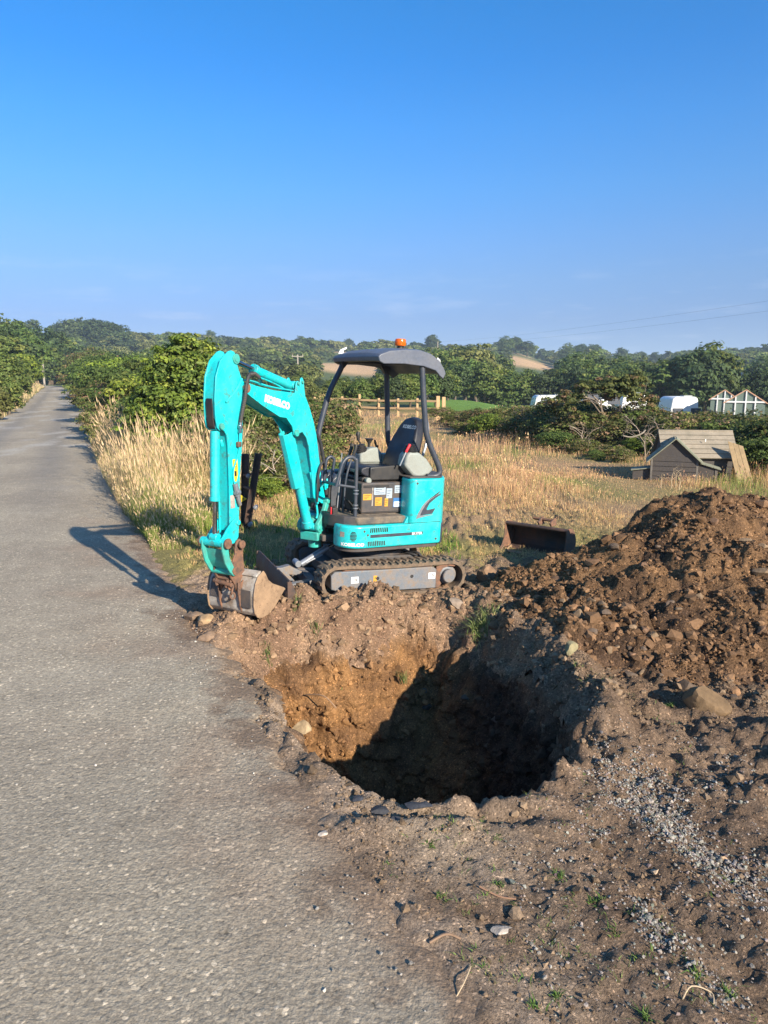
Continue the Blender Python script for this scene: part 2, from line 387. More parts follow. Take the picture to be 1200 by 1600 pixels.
def near_z(x, y, detail=True):
    """near ground with the dug hole, bank and spoil"""
    x = np.asarray(x, float); y = np.asarray(y, float)
    e = edge_d(x, y)
    z = land(x, y)
    # below the tarmac
    wx = x+.05*fbm(x*3, y*3, oct=3, s=21); wy = y+.05*fbm(x*3+9, y*3, oct=3, s=22)
    dirt = sstep(-.12, .10, e + (.045*fbm(x*3, y*3, oct=2, s=31)+.05*fbm(x*11, y*11, oct=4, s=32, gain=.65))*(y < 12))
    z = z - .035*(1-dirt) + .012*np.exp(-((e-.06)/.16)**2)*(y < 9)
    near = 1-sstep(8, 12, np.hypot(x, y-3))
    # bank to the digger
    cy = np.interp(x, CREST[:, 0], CREST[:, 1]); cz = np.interp(x, CREST[:, 0], CREST[:, 2])
    lat = sstep(-1.75, -1.1, x)*(1-sstep(.9, 1.5, x))
    behind = np.exp(-np.maximum(y-cy, 0)**2/.5)
    z = z + cz*lat*np.where(y > cy, behind*.85+.15*behind, sstep(cy-.42, cy, y))
    bank = lat*(1-sstep(cy-.50, cy-.02, y))*sstep(4.3, 5.2, y)
    hd = sdf(HOLE, wx, wy)
    z = z - .36*bank*sstep(-.42, .05, hd)*(1-sstep(.95,1.15,x))
    z = z - .07*sstep(-.05, .03, hd)
    rimd = np.exp(-(np.maximum(-hd, 0)/.16)**2)*(hd < .02)
    z = z + rimd*(.03+.05*billow(x*6, y*6, oct=4, s=8))*dirt*near*(.25+.75*sstep(-.2,.3,x+.35*(y-3.2)-.1))
    # spoil edge along the right of the hole
    z = z + .15*np.exp(-((x-1.24)/.17)**2-((y-4.7)/.9)**2) + .11*np.exp(-((x-1.27)/.15)**2-((y-3.75)/.45)**2)
    z = z + .09*np.exp(-((x-1.0)/.3)**2-((y-5.6)/.5)**2)
    # slumped lip in front
    z = z + .05*np.exp(-((x-.15)/.5)**2-((y-2.86)/.10)**2) + .07*np.exp(-((x-.82)/.16)**2-((y-2.98)/.14)**2) - .06*np.exp(-((x-.35)/.5)**2-((y-2.97+.05*x)/.05)**2)
    # shallow wheel ruts bottom right
    u = (x-1.15)*.93+(y-2.3)*.36
    z = z - near*.045*np.exp(-(u/.10)**2)*sstep(3.6, 3.0, y)*(x > .3) - near*.04*np.exp(-((u-.42)/.12)**2)*sstep(3.6, 3.2, y)*(x > .3)
    if detail:
        amp = near*dirt*(.35+.65*sstep(.02, .35, e))
        rough = .20+.80*sstep(2.9, 3.5, y+.3*np.clip(x-1,0,1)) 
        bk_ = sstep(5.1, 5.4, y)*(1-sstep(6.1, 6.7, y))*sstep(-1.6, -1.0, x)*(1-sstep(1.0, 1.4, x))
        z = z + amp*(rough+bk_*1.0)*(.028*billow(x*3.2, y*3.2, oct=5, s=41, gain=.55)+.02*fbm(x*9, y*9, oct=4, s=42, gain=.6))
        z = z + amp*.0075*fbm(x*24, y*24, oct=3, s=43, gain=.75)*(1.1+rough*.3)
        z = z + (1-near)*dirt*.03*fbm(x*.8, y*.8, oct=3, s=44)
    return z
def grade(lo, hi, step, far, g=1.07):
    c = list(np.arange(lo, hi, step)); a = c[0]; d = step; pre = []
    while a > -far: d *= g; a -= d; pre.append(a)
    a = c[-1]; d = step; post = []
    while a < far: d *= g; a += d; post.append(a)
    return np.array(pre[::-1]+c+post)
gx = grade(-2.0, 3.0, .018, 3200, 1.075); gy = grade(1.5, 7.2, .018, 3200, 1.06)
# drop rows far behind the camera that need no density
X, Y = np.meshgrid(gx, gy)
Z = near_z(X, Y)
HD = sdf(HOLE, X, Y)
# lumpy, slightly overhanging walls
Xd, Yd, Zd = X, Y, Z
# ---- soil, clay and grass colours (what the ground is made of, plus painted shade in the pit)
E_ = edge_d(X, Y)
n1 = fbm(X*1.1, Y*1.1, oct=5, s=71); n2 = fbm(X*5, Y*5, oct=4, s=72); n3 = fbm(X*16, Y*16, oct=3, s=73)
soil = mixc((.28, .20, .138), (.17, .115, .076), .5+.6*n2+.3*n3)
soil = mixc(soil, (.35, .275, .20), np.clip(.4+.8*n1, 0, .85)*(1-sstep(2.9, 3.5, Y))*(1-.8*sstep(.35, .9, X)))
soil = mixc(soil, (.15, .10, .066), .55*sstep(.4, .9, X+.15*n1)*(1-sstep(3.6, 4.2, Y))*(Y > 1))
soil = mixc(soil, mixc((.33, .245, .175), (.22, .155, .105), .5+.7*n2), (1-sstep(.0, .32, E_+.12*n2+.05*n3))*(Y < 7)*.9)
bankm = sstep(4.7, 5.3, Y)*(1-sstep(6.6, 7.2, Y))*sstep(-1.8, -1.2, X)*(1-sstep(.6, 1.1, X))
soil = mixc(soil, mixc((.29, .185, .115), (.20, .12, .075), .5+.6*n2), bankm*.85)
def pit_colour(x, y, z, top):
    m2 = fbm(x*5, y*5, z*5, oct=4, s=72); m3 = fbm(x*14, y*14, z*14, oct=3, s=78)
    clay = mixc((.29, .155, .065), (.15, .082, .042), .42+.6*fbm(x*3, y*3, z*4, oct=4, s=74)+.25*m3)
    clay = mixc(clay, (.10, .062, .035), sstep(-.95, -1.35, z+.15*m2))  # lower walls darkened: the depth of the pit's shade is in the colour
    dark = mixc((.085, .052, .034), (.05, .033, .024), .5+.6*m2)  # darker tone for the right-hand walls, shade painted in
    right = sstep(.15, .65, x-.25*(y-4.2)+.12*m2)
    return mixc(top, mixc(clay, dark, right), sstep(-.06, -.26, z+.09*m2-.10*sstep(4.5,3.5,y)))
soil = mixc(soil, (.14,.09,.056), (sstep(.9,1.5,X)*(1-sstep(7.6,8.6,Y))*sstep(3.6,4.2,Y))*.75)
straw = mixc((.34, .225, .125), (.22, .19, .075), .5+.8*fbm(X*.5, Y*.5, oct=4, s=75))
gf = sstep(7.0, 7.8, Y + .5*n2 + .5*np.maximum(-X-1, 0) - .5*sstep(1,2.5,X))
gf = np.maximum(gf, sstep(4.2, 5.5, np.abs(X-1))*(Y > 3))
gf = np.maximum(gf, (Y < 1.2)*.6)
colr = mixc(soil, straw, gf)
rr = np.hypot(X, Y)
s_, t_ = rd_st(X, Y)
green = mixc((.06, .085, .03), (.10, .12, .04), .5+.5*fbm(X*.05, Y*.05, oct=4, s=76))
colr = mixc(colr, green, sstep(42, 60, rr))
PXA = 600+1130*X/np.maximum(Y, 1.)
# mown green meadow beyond the scrub, and the stubble fields on the hill
mead = (PXA > 660)*(PXA < 900)*sstep(38, 44, Y)*(1-sstep(84, 92, Y)); colr = mixc(colr, (.14, .24, .045), mead)
def field(px0, px1, y0, y1, sl=0): 
    w = 1130*.004*fbm(X*.03, Y*.03, oct=2, s=77)
    return (PXA+w*2 > px0)*(PXA+w*2 < px1)*(Y > y0)*(Y < y1)
FIELDS = [(498, 604, 275, 330, 586), (438, 456, 255, 285, 583), (797, 868, 330, 388, 578), (803, 832, 402, 432, 564), (838, 852, 402, 425, 564), (1000, 1030, 395, 450, 578), (527, 545, 400, 440, 557)]
for f in FIELDS: colr = mixc(colr, (.46, .30, .16), field(*f[:4])*1.0)
nx, ny = len(gx), len(gy)
I = np.arange(nx*ny).reshape(ny, nx)
Q = np.stack([I[:-1, :-1], I[:-1, 1:], I[1:, 1:], I[1:, :-1]], -1).reshape(-1, 4)
Q = Q[~(HD.ravel()[Q] > .005).all(1)]
# --- the pit: walls swept down from the rim, then a floor, part of the same ground mesh
HR = HOLE[::-1] if np.sum(HOLE[:, 0]*np.roll(HOLE[:, 1], -1)-np.roll(HOLE[:, 0], -1)*HOLE[:, 1]) < 0 else HOLE
seg = np.linalg.norm(np.roll(HR, -1, 0)-HR, axis=1); cum = np.concatenate([[0], np.cumsum(seg)])
nu = 560; uu = np.arange(nu)/nu*cum[-1]; HC = np.vstack([HR, HR[:1]])
rim = np.stack([np.interp(uu, cum, HC[:, 0]), np.interp(uu, cum, HC[:, 1])], -1)
for _ in range(60): rim = .5*rim+.25*(np.roll(rim, 1, 0)+np.roll(rim, -1, 0))
tg = np.roll(rim, -6, 0)-np.roll(rim, 6, 0); tg /= np.linalg.norm(tg, axis=1)[:, None]; inn = np.stack([-tg[:, 1], tg[:, 0]], -1)
for _ in range(40): inn = .5*inn+.25*(np.roll(inn, 1, 0)+np.roll(inn, -1, 0))
inn /= np.linalg.norm(inn, axis=1)[:, None]
nv = 96; vv = np.linspace(0, 1, nv)
out = rim-inn*.07; zr = near_z(out[:, 0], out[:, 1])
zc_ = near_z(out[:, 0], out[:, 1], False)
backw = sstep(4.6, 5.2, rim[:, 1])
dep = 1.62*vv[None, :]**1.0
VVm, _ = np.meshgrid(vv, np.arange(nu))
inset = -.07+.10*sstep(0, .06, VVm)+(.10+.22*backw[:, None])*VVm*1.6+.12*sstep(.75, 1, VVm)
PX = rim[:, :1]+inn[:, :1]*inset; PY = rim[:, 1:]+inn[:, 1:]*inset
bot = -1.62+.10*fbm(PX*1.5, PY*1.5, oct=3, s=64)
PZ = zr[:, None]*(1-VVm)+bot*VVm - .012
ampn = sstep(0, .05, VVm)*(1-.5*sstep(.9, 1, VVm))
f1 = fbm(PX*2.6, PY*2.6, PZ*2.6, oct=2, s=61); f2 = billow(PX*7, PY*7, PZ*7, oct=4, s=62, gain=.6); f3 = fbm(PX*22, PY*22, PZ*22, oct=3, s=63)
f4 = fbm(PX*8, PY*8, PZ*1.2, oct=3, s=65)
dd = ampn*(.075*f1+.035*f2+.014*f3+.034*f4)*(.45+.55*sstep(0,.25,VVm))
PX = PX-inn[:, :1]*dd; PY = PY-inn[:, 1:]*dd; PZ = PZ+ampn*.02*f2
PIT = (PX, PY, PZ, inn)
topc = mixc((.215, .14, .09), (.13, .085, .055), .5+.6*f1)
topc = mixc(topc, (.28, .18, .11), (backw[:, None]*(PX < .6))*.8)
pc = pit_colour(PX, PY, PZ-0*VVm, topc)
base_n = nx*ny; J = base_n+np.arange(nu*nv).reshape(nu, nv); J2 = np.roll(J, -1, 0)
QP = np.stack([J[:, :-1], J[:, 1:], J2[:, 1:], J2[:, :-1]], -1).reshape(-1, 4)
# floor: rings shrinking to the middle
mid = np.array([PX[:, -1].mean(), PY[:, -1].mean()]); nf = 30; FX = []; FY = []
for k in range(1, nf+1):
    q = 1-k/nf; FX.append(mid[0]+(PX[:, -1]-mid[0])*q); FY.append(mid[1]+(PY[:, -1]-mid[1])*q)
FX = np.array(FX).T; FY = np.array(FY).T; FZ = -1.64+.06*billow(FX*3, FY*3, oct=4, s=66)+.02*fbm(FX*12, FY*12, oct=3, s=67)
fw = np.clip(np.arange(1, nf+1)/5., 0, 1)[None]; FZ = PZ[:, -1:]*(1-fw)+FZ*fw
fc = mixc((.10, .065, .04), (.06, .04, .027), .5+.7*fbm(FX*5, FY*5, oct=3, s=79))  # floor colour darkened to stand for the pit's deep shadow
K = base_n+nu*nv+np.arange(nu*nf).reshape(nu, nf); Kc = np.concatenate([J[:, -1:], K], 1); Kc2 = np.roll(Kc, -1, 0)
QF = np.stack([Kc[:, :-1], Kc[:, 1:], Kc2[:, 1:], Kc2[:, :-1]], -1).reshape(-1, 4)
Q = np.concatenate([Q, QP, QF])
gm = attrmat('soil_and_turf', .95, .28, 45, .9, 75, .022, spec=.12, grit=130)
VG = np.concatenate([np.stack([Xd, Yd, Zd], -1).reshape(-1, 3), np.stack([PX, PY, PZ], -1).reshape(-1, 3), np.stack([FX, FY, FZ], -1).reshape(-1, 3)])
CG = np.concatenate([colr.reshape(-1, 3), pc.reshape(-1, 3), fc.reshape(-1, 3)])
me = npmesh('ground', VG, Q, smooth=True, col=CG)
ground = tag(link('ground', me, None, gm), kind='structure')
def gz(x, y):
    return near_z(np.asarray(x, float), np.asarray(y, float))

# ------------------------------------------------------------------ the lane
svals = np.concatenate([np.arange(-4, 10, .05), np.arange(10, 30, .2), np.arange(30, 150, 1.)])
tv = np.concatenate([np.arange(-.30, .5, .03), np.arange(.5, 3.62, .12)])
Sg, Tg = np.meshgrid(svals, tv, indexing='ij')
bend = np.where(Sg > 105, (Sg-105)**2/60., 0)
Tt = Tg+bend
RX = RP[0]+RD[0]*Sg+RN[0]*Tt; RY = RP[1]+RD[1]*Sg+RN[1]*Tt
# pull the right edge in to the broken tarmac edge near the hole
xe = RX-edge_d(RX, RY)
k = np.clip(1-(Tg+.30)/2.2, 0, 1)
tgt = xe+.10+.07*fbm(RY*2.6, RY*0, oct=2, s=96)+.045*fbm(RY*12, RY*0, oct=3, s=97, gain=.7)
firstx = np.broadcast_to((RX[:, :1]), RX.shape); ft = np.broadcast_to(tgt[:, :1], RX.shape)
shift = np.where(RY < 11, (ft-firstx)*k*(1-sstep(9.5, 11, RY)), 0)
RX = RX+shift
LE = np.clip((Tg-3.2)/.4, 0, 1)
RX = RX+RN[0]*LE*.18*fbm(Sg*.9, Sg*0, oct=4, s=91); RY = RY+RN[1]*LE*.18*fbm(Sg*.9, Sg*0, oct=4, s=91)
crown = .035*(1-((np.clip(Tg, 0, 3.6)-1.8)/1.8)**2)
RZ = land(RX, RY)+.004+crown+.006*fbm(RX*1.2, RY*1.2, oct=3, s=92)
RZ = RZ - .05*sstep(-.16, -.30, Tg)
ed = edge_d(RX, RY)
cn = fbm(RX*2.2, RY*2.2, oct=5, s=93)
dirtm = np.clip((.55*sstep(-1.1, -.1, ed+.4*cn)+.55*sstep(-.28, .0, ed+.10*cn))*(RY < 10), 0, 1)
asph = mixc((.385, .328, .243), (.315, .267, .200), .5+.6*fbm(RX*.7, RY*.7, oct=4, s=94))
wheel = np.exp(-((Tg-.95)/.4)**2)+np.exp(-((Tg-2.75)/.4)**2)
asph = mixc(asph, (.20, .185, .165), np.clip(wheel*sstep(7, 20, Sg)*.65, 0, 1))
asph = mixc(asph, (.44, .41, .36), np.clip(sstep(.25, .6, fbm(RX*.9, RY*.35, oct=4, s=95))*sstep(10, 25, Sg)*.6, 0, 1))
asph = mixc(asph, (.315, .235, .165), np.clip(dirtm*(.6+.5*cn), 0, 1))
fc_ = fbm(RX*7, RY*7, oct=4, s=98, gain=.65); asph = mixc(asph, mixc((.27, .185, .12), (.20, .14, .095), .5+.5*fc_), sstep(-.30, -.02, ed+.16*fc_)*(RY < 9)*.9)
nr, nc = RX.shape; I = np.arange(nr*nc).reshape(nr, nc)
Q = np.stack([I[:-1, :-1], I[1:, :-1], I[1:, 1:], I[:-1, 1:]], -1).reshape(-1, 4)
m, t, b = newmat('worn_chip_tarmac')
at = t.nodes.new('ShaderNodeAttribute'); at.attribute_name = 'Col'
tc = t.nodes.new('ShaderNodeTexCoord')
v = t.nodes.new('ShaderNodeTexVoronoi'); v.inputs['Scale'].default_value = 72; v.inputs['Randomness'].default_value = 1; t.links.new(tc.outputs['Object'], v.inputs['Vector'])
v2 = t.nodes.new('ShaderNodeTexVoronoi'); v2.inputs['Scale'].default_value = 190; t.links.new(tc.outputs['Object'], v2.inputs['Vector'])
sp = t.nodes.new('ShaderNodeSeparateColor'); t.links.new(v.outputs['Color'], sp.inputs[0])
r1 = ramp(t, sp.outputs[0], [(0, (.80,)*3), (.4, (.96,)*3), (.90, (1.04,)*3), (.955, (1.35, 1.33, 1.3)), (1, (1.9, 1.85, 1.8))])
r2 = ramp(t, v.outputs['Distance'], [(0, (1.03,)*3), (.5, (1.0,)*3), (.85, (.80,)*3)])
sp2 = t.nodes.new('ShaderNodeSeparateColor'); t.links.new(v2.outputs['Color'], sp2.inputs[0])
r3 = ramp(t, sp2.outputs[1], [(0, (.86,)*3), (1, (1.12,)*3)])
nn = noise_node(t, 3.2, 8, .7); r4 = ramp(t, nn.outputs['Fac'], [(.3, (.84,)*3), (.7, (1.12,)*3)])
np_ = noise_node(t, 38, 6, .68); r5 = ramp(t, np_.outputs['Fac'], [(.30, (.45,)*3), (.40, (.93,)*3), (.6, (1.05,)*3)])
c = at.outputs['Color']
for r_ in (r1, r2, r3, r4, r5): c = mix(t, 1, c, r_.outputs[0], 'MULTIPLY')
t.links.new(c, b.inputs['Base Color']); b.inputs['Roughness'].default_value = .85; b.inputs['Specular IOR Level'].default_value = .25
ad = t.nodes.new('ShaderNodeMath'); ad.operation = 'MULTIPLY_ADD'; ad.inputs[1].default_value = -.35; t.links.new(v.outputs['Distance'], ad.inputs[0])
sc_ = t.nodes.new('ShaderNodeMath'); sc_.operation = 'MULTIPLY'; sc_.inputs[1].default_value = .35; t.links.new(sp.outputs[1], sc_.inputs[0]); t.links.new(sc_.outputs[0], ad.inputs[2])
a2 = t.nodes.new('ShaderNodeMath'); a2.operation = 'MULTIPLY_ADD'; a2.inputs[1].default_value = 2.6
t.links.new(np_.outputs['Fac'], a2.inputs[0]); t.links.new(ad.outputs[0], a2.inputs[2])
bump(t, b, a2.outputs[0], .8, .008)
me = npmesh('road', np.stack([RX, RY, RZ], -1).reshape(-1, 3), Q, smooth=True, col=asph.reshape(-1, 3))
tag(link('road', me, None, m), kind='structure')

# ------------------------------------------------------------------ the spoil heap
px_, py_ = np.meshgrid(np.arange(.7, 6.2, .02), np.arange(3.7, 9.0, .02))
def heap_h(x, y):
    xs = np.where(x > 2.95, 2.95+(x-2.95)*1.0, x)
    xs = xs+.08; d = np.hypot((xs-2.95)/(1.95), (y-6.35)/np.where(y < 6.35, 2.2, 1.7)) + .10*fbm(x*.9, y*.9, oct=3, s=101)
    d = d + .75*sstep(6.25, 7.15, y)*(1-sstep(1.6, 2.6, x))
    h = 1.06*np.clip(1-d, -.3, 1)
    h = np.where(h > .82, .82+(h-.82)*.5, h) - .09*sstep(3.15, 3.7, x)
    h = h - .10*np.exp(-((x-3.05)/.16)**2-((y-6.1)/.35)**2) + .05*np.exp(-((x-3.4)/.25)**2-((y-6.4)/.3)**2)
    h = h + (.05*billow(x*2.0, y*2.0, oct=5, s=102, gain=.6)+.022*fbm(x*8, y*8, oct=4, s=103, gain=.65)+.018*billow(x*8, y*8, oct=4, s=109, gain=.6)+.009*fbm(x*28, y*28, oct=2, s=105))*sstep(-.15, .1, h)
    return h - .03
def heap_z(x, y): return heap_h(x, y) + near_z(x, y, False)
hh = heap_h(px_, py_); base = near_z(px_, py_, False)
hz = np.where(hh > -.12, base+hh, base-.12)
ok = (hh > -.10) & (sdf(HOLE, px_, py_) < -.02)
n2 = fbm(px_*4, py_*4, hz*4, oct=5, s=104); n3 = fbm(px_*1.3, py_*1.3, hz*1.3, oct=3, s=106)
hc = mixc((.20, .115, .058), (.075, .046, .029), .5+.75*n2+.4*n3)
hc = mixc(hc, (.16, .10, .065), sstep(.1, -.05, hh)*.6)
ny, nx = px_.shape; I = np.arange(nx*ny).reshape(ny, nx)
Q = np.stack([I[:-1, :-1], I[:-1, 1:], I[1:, 1:], I[1:, :-1]], -1).reshape(-1, 4)
okf = ok.ravel()[Q].all(1); Q = Q[okf]
used = np.unique(Q); rem = -np.ones(nx*ny, int); rem[used] = np.arange(len(used)); Q = rem[Q]
V = np.stack([px_+.02*fbm(px_*9, py_*9, hz*9, oct=3, s=107), py_+.02*fbm(px_*9+5, py_*9, hz*9, oct=3, s=108), hz], -1).reshape(-1, 3)[used]
o = np.array([3.0, 6.3, 0])
me = npmesh('soil_heap', V-o, Q, smooth=True, col=hc.reshape(-1, 3)[used])
heap_m = attrmat('dug_soil', .95, .35, 50, .9, 75, .025, spec=.12, grit=110)
tag(link('soil_heap', me, None, heap_m, o), 'big heap of dark reddish brown dug soil beside the hole', 'soil heap')
def surf(x, y):
    g = gz(x, y); h = heap_z(x, y)
    return np.where((x > .75) & (x < 6.1) & (y > 3.8) & (y < 8.9) & (sdf(HOLE, x, y) < -.02), np.maximum(g, h), g)

# ------------------------------------------------------------------ stones and clods
def ico(sub):
    bm = bmesh.new(); bmesh.ops.create_icosphere(bm, subdivisions=sub, radius=1)
    V = np.array([v.co for v in bm.verts]); F = np.array([[v.index for v in f.verts] for f in bm.faces]); bm.free(); return V, F
IC1, IC2, IC3 = ico(1), ico(2), ico(3)
CUB = (np.array([(x, y, z) for x in (-1, 1) for y in (-1, 1) for z in (-1, 1)], float)*.75, np.array([(0,1,3),(0,3,2),(4,6,7),(4,7,5),(0,4,5),(0,5,1),(2,3,7),(2,7,6),(0,2,6),(0,6,4),(1,5,7),(1,7,3)]))
OCT = (np.array([(1,0,0),(-1,0,0),(0,1,0),(0,-1,0),(0,0,1),(0,0,-1)], float), np.array([(0,2,4),(2,1,4),(1,3,4),(3,0,4),(2,0,5),(1,2,5),(3,1,5),(0,3,5)]))
def lumps(name, P, size, cols, mat, base=IC1, squash=.7, seed=0, jag=.35):
    """many lumps in one mesh. P (n,3), size (n), cols (n,3)"""
    g = np.random.default_rng(seed); V0, F0 = base; n = len(P); k = len(V0)
    A = g.normal(size=(n, 3, 3)); Qm, _ = np.linalg.qr(A)
    sc = np.stack([g.uniform(.7, 1.5, n), g.uniform(.6, 1.15, n), g.uniform(.35, .85, n)], -1)
    V = V0[None] * (1+g.uniform(-jag, jag, (n, k, 1))) + g.normal(0, jag*.45, (n, k, 3)) * sc[:, None, :]
    V = np.einsum('nij,nkj->nki', Qm, V); V[:, :, 2] *= squash
    V = V*size[:, None, None]+P[:, None, :]
    F = (F0[None]+(np.arange(n)*k)[:, None, None]).reshape(-1, 3)
    c = np.repeat(cols, k, 0)
    return npmesh(name, V.reshape(-1, 3), tris=F, col=c)
rockm = attrmat('stone', .85, .3, 25, .6, 60, .01, spec=.25)
clodm = attrmat('crumbly_soil', .95, .25, 60, .6, 150, .008, spec=.1)
g = np.random.default_rng(5)
def scatter(n, fn):
    return fn(n)
# loose crumbs of soil round the hole and on the heap
def crumbs(name, N, mu, sg, smax, base, label, seed, pw=1.):
    g = np.random.default_rng(seed)
    x = np.concatenate([g.uniform(-1.7, 2.4, N), g.uniform(.9, 4.4, N)]); y = np.concatenate([g.uniform(1.5, 7.2, N), g.uniform(3.8, 7.8, N)])
    e = edge_d(x, y); h = sdf(HOLE, x, y)
    dens = np.exp(-np.maximum(-h-.05, 0)/.9)*.55+.22
    dens = np.where(h > -.01, 0, dens); dens = dens*sstep(-.12, .15, e)+(e < 0)*(.02*(e > -.8)+.30*np.exp(np.minimum(e, 0)/.10))
    hp = heap_h(x, y) > -.05; dens = np.where(hp, .8, dens)
    cl = .25+1.1*sstep(-.1, .5, fbm(x*2, y*2, oct=3, s=111)); keep = g.random(len(x)) < dens*cl*pw
    x, y = x[keep], y[keep]; z = surf(x, y)
    sz = np.clip(g.lognormal(mu, sg, len(x)), .0025, smax)*np.where(y < 3.1, .7, 1)
    hp = heap_h(x, y) > -.05
    cc = np.where(hp[:, None], np.array([.18, .105, .056]), np.array([.20, .14, .09]))*g.uniform(.5, 1.35, (len(x), 1))
    cc = np.where(((y > 4.9) & (x < .8))[:, None], np.array([.27, .175, .11])*g.uniform(.7, 1.2, (len(x), 1)), cc)
    me = lumps(name, np.stack([x, y, z+sz*.1], -1), sz, cc, clodm, base, .75, 3)
    tag(link(name, me, None, clodm), label, 'soil crumbs', kind='stuff')
crumbs('fine_crumbs', 75000, -5.25, .5, .014, OCT, 'fine crumbs of soil strewn over the near ground and the heap', 51)
crumbs('soil_clods', 11000, -4.5, .5, .034, IC1, 'loose clods of soil lying round the hole and on the heap', 52, .7)
g = np.random.default_rng(5)
# chunky clods over the heap and along the far rim
N = 4200; x = g.uniform(.9, 4.4, N); y = g.uniform(3.9, 7.4, N); k = (heap_h(x, y) > -.04) & (g.random(N) < .07+.9*sstep(.0, .5, fbm(x*1.6+3, y*1.6, oct=3, s=114)+.5*sstep(.45, .1, heap_h(x, y))-.15)); x, y = x[k], y[k]
x2 = g.uniform(-1.3, 1.0, 700); y2 = g.uniform(5.25, 6.2, 700); k = (sdf(HOLE, x2, y2) < -.03) & (edge_d(x2, y2) > .1); x = np.concatenate([x, x2[k]]); y = np.concatenate([y, y2[k]]); n = len(x)
sz = np.clip(g.lognormal(-3.95, .45, n), .01, .06); cc = np.where((x < .9)[:, None], np.array([.25, .165, .10]), np.array([.17, .10, .055]))*g.uniform(.6, 1.35, (n, 1))
me = lumps('chunky_clods', np.stack([x, y, surf(x, y)-sz*.15], -1), sz, cc, clodm, IC1, .8, 9, .38)
tag(link('chunky_clods', me, None, clodm), 'chunky clods of brown soil on the heap and along the far rim', 'clods', kind='stuff')
# grey gravel in the lower right
def gravel_den(x, y):
    d = np.exp(-((x-1.18)/.15)**2-((y-3.22)/.28)**2)*.8
    d += np.exp(-(((x-1.36)*.95+(y-2.75)*.3)/.13)**2-((y-2.82)/.30)**2)*1.2
    d += np.exp(-(((x-.98)*.9+(y-2.25)*.42)/.06)**2-((y-2.25)/.28)**2)*1.0
    d += np.exp(-((x-.98)/.05)**2-((y-2.85)/.12)**2)*.6
    d += np.exp(-((x-1.5)/.10)**2-((y-3.2)/.10)**2)*.5
    d += .05
    return d
N = 60000
x = g.uniform(.5, 1.9, N); y = g.uniform(1.6, 3.7, N)
k = g.random(N) < gravel_den(x, y)*.8*(.25+1.3*sstep(-.15, .4, fbm(x*6, y*6, oct=3, s=113)))
k = sdf(HOLE, x[k], y[k]) < -.03 if False else k
x, y = x[k], y[k]; k = sdf(HOLE, x, y) < -.06; x, y = x[k], y[k]; z = surf(x, y); sz = np.clip(g.lognormal(-5.6, .42, len(x)), .0025, .012)
cc = np.array([.27, .245, .215])*g.uniform(.35, 1.35, (len(x), 1))+g.uniform(-.02, .03, (len(x), 3))*[1, .6, .2]
me = lumps('gravel', np.stack([x, y, z+sz*.25], -1), sz, np.clip(cc, .03, .75), rockm, IC1, .8, 4)
tag(link('gravel', me, None, rockm), 'patches of pale grey gravel pressed into the soil at lower right', 'gravel', kind='stuff')
# loose chippings on the tarmac
N = 2600
x = g.uniform(-3, .8, N); y = g.uniform(1.6, 7, N); e = edge_d(x, y)
k = (e < -.02) & (g.random(N) < np.exp(e*1.3)*.9+.05); x, y = x[k], y[k]
s_, t_ = rd_st(x, y); z = land(x, y)+.004+.035*(1-((np.clip(t_, 0, 3.6)-1.8)/1.8)**2)*.9
sz = np.clip(g.lognormal(-5.6, .4, len(x)), .002, .009)
cc = np.array([.36, .33, .29])*g.uniform(.4, 1.5, (len(x), 1))
me = lumps('chippings', np.stack([x, y, z+.004], -1), sz, np.clip(cc, .03, .7), rockm, IC1, .7, 6)
tag(link('chippings', me, None, rockm), 'loose stone chippings scattered on the tarmac of the lane', 'chippings', kind='stuff')

def rock(name, x, y, r, col, label, cat='rock', group=None, sx=1.2, sy=1., sz=.7, seed=0, sink=.3, rot=0, zz=None, sub=IC3):
    gg = np.random.default_rng(seed+1000); V, F = sub; V = V.copy()
    d = 1+.22*fbm(V[:, 0]*1.3+seed, V[:, 1]*1.3, V[:, 2]*1.3+3, oct=3, s=seed)
    # a few flat broken faces
    for k in range(16):
        nrm = gg.normal(size=3); nrm /= np.linalg.norm(nrm); lim = gg.uniform(.42, .78)
        p = (V*d[:, None])@nrm; over = np.maximum(p-lim, 0); V = V*d[:, None]-nrm*over[:, None]*.98; d = np.ones(len(V))
    V = V*[sx*r, sy*r, sz*r]; c_, s__ = math.cos(rot), math.sin(rot); V = V@np.array([[c_, s__, 0], [-s__, c_, 0], [0, 0, 1]])
    z = float(surf(np.array([x]), np.array([y]))[0]) if zz is None else zz
    cc = np.array(col)*(1+.25*fbm(V[:, 0]*3/r, V[:, 1]*3/r, V[:, 2]*3/r, oct=3, s=seed+5))[:, None]
    me = npmesh(name, V, tris=F, smooth=True, col=np.clip(cc, .01, .9)); me.set_sharp_from_angle(angle=R_(20))
    return tag(link(name, me, None, rockm, (x, y, z+sz*r*(1-sink*2)*.6)), label, cat, group)
rock('boulder', 1.90, 4.06, .165, (.145, .095, .052), 'large brown boulder lying at the foot of the soil heap', 'boulder', seed=3, sx=1.15, sy=.9, sz=.7, sink=.32)
rock('boulder', 1.20, 4.42, .075, (.26, .22, .12), 'pale yellowish angular stone on the right rim of the hole', 'stone', seed=11, sx=.8, sy=.8, sz=.95, sink=.1)
rock('rock', -1.42, 5.52, .085, (.34, .23, .13), 'pale sandy stone on the tarmac edge by the digger bucket', 'stone', seed=12, sx=1.2, sz=.7)
rock('rock', -1.56, 5.66, .085, (.22, .15, .10), 'brown stone tucked left of the pale sandy stone', 'stone', seed=13, sx=1.1, sz=.6)
rock('rock', -1.34, 5.24, .07, (.20, .135, .09), 'flat brown stone nearest the camera by the digger bucket', 'stone', seed=14, sx=1.5, sz=.5)
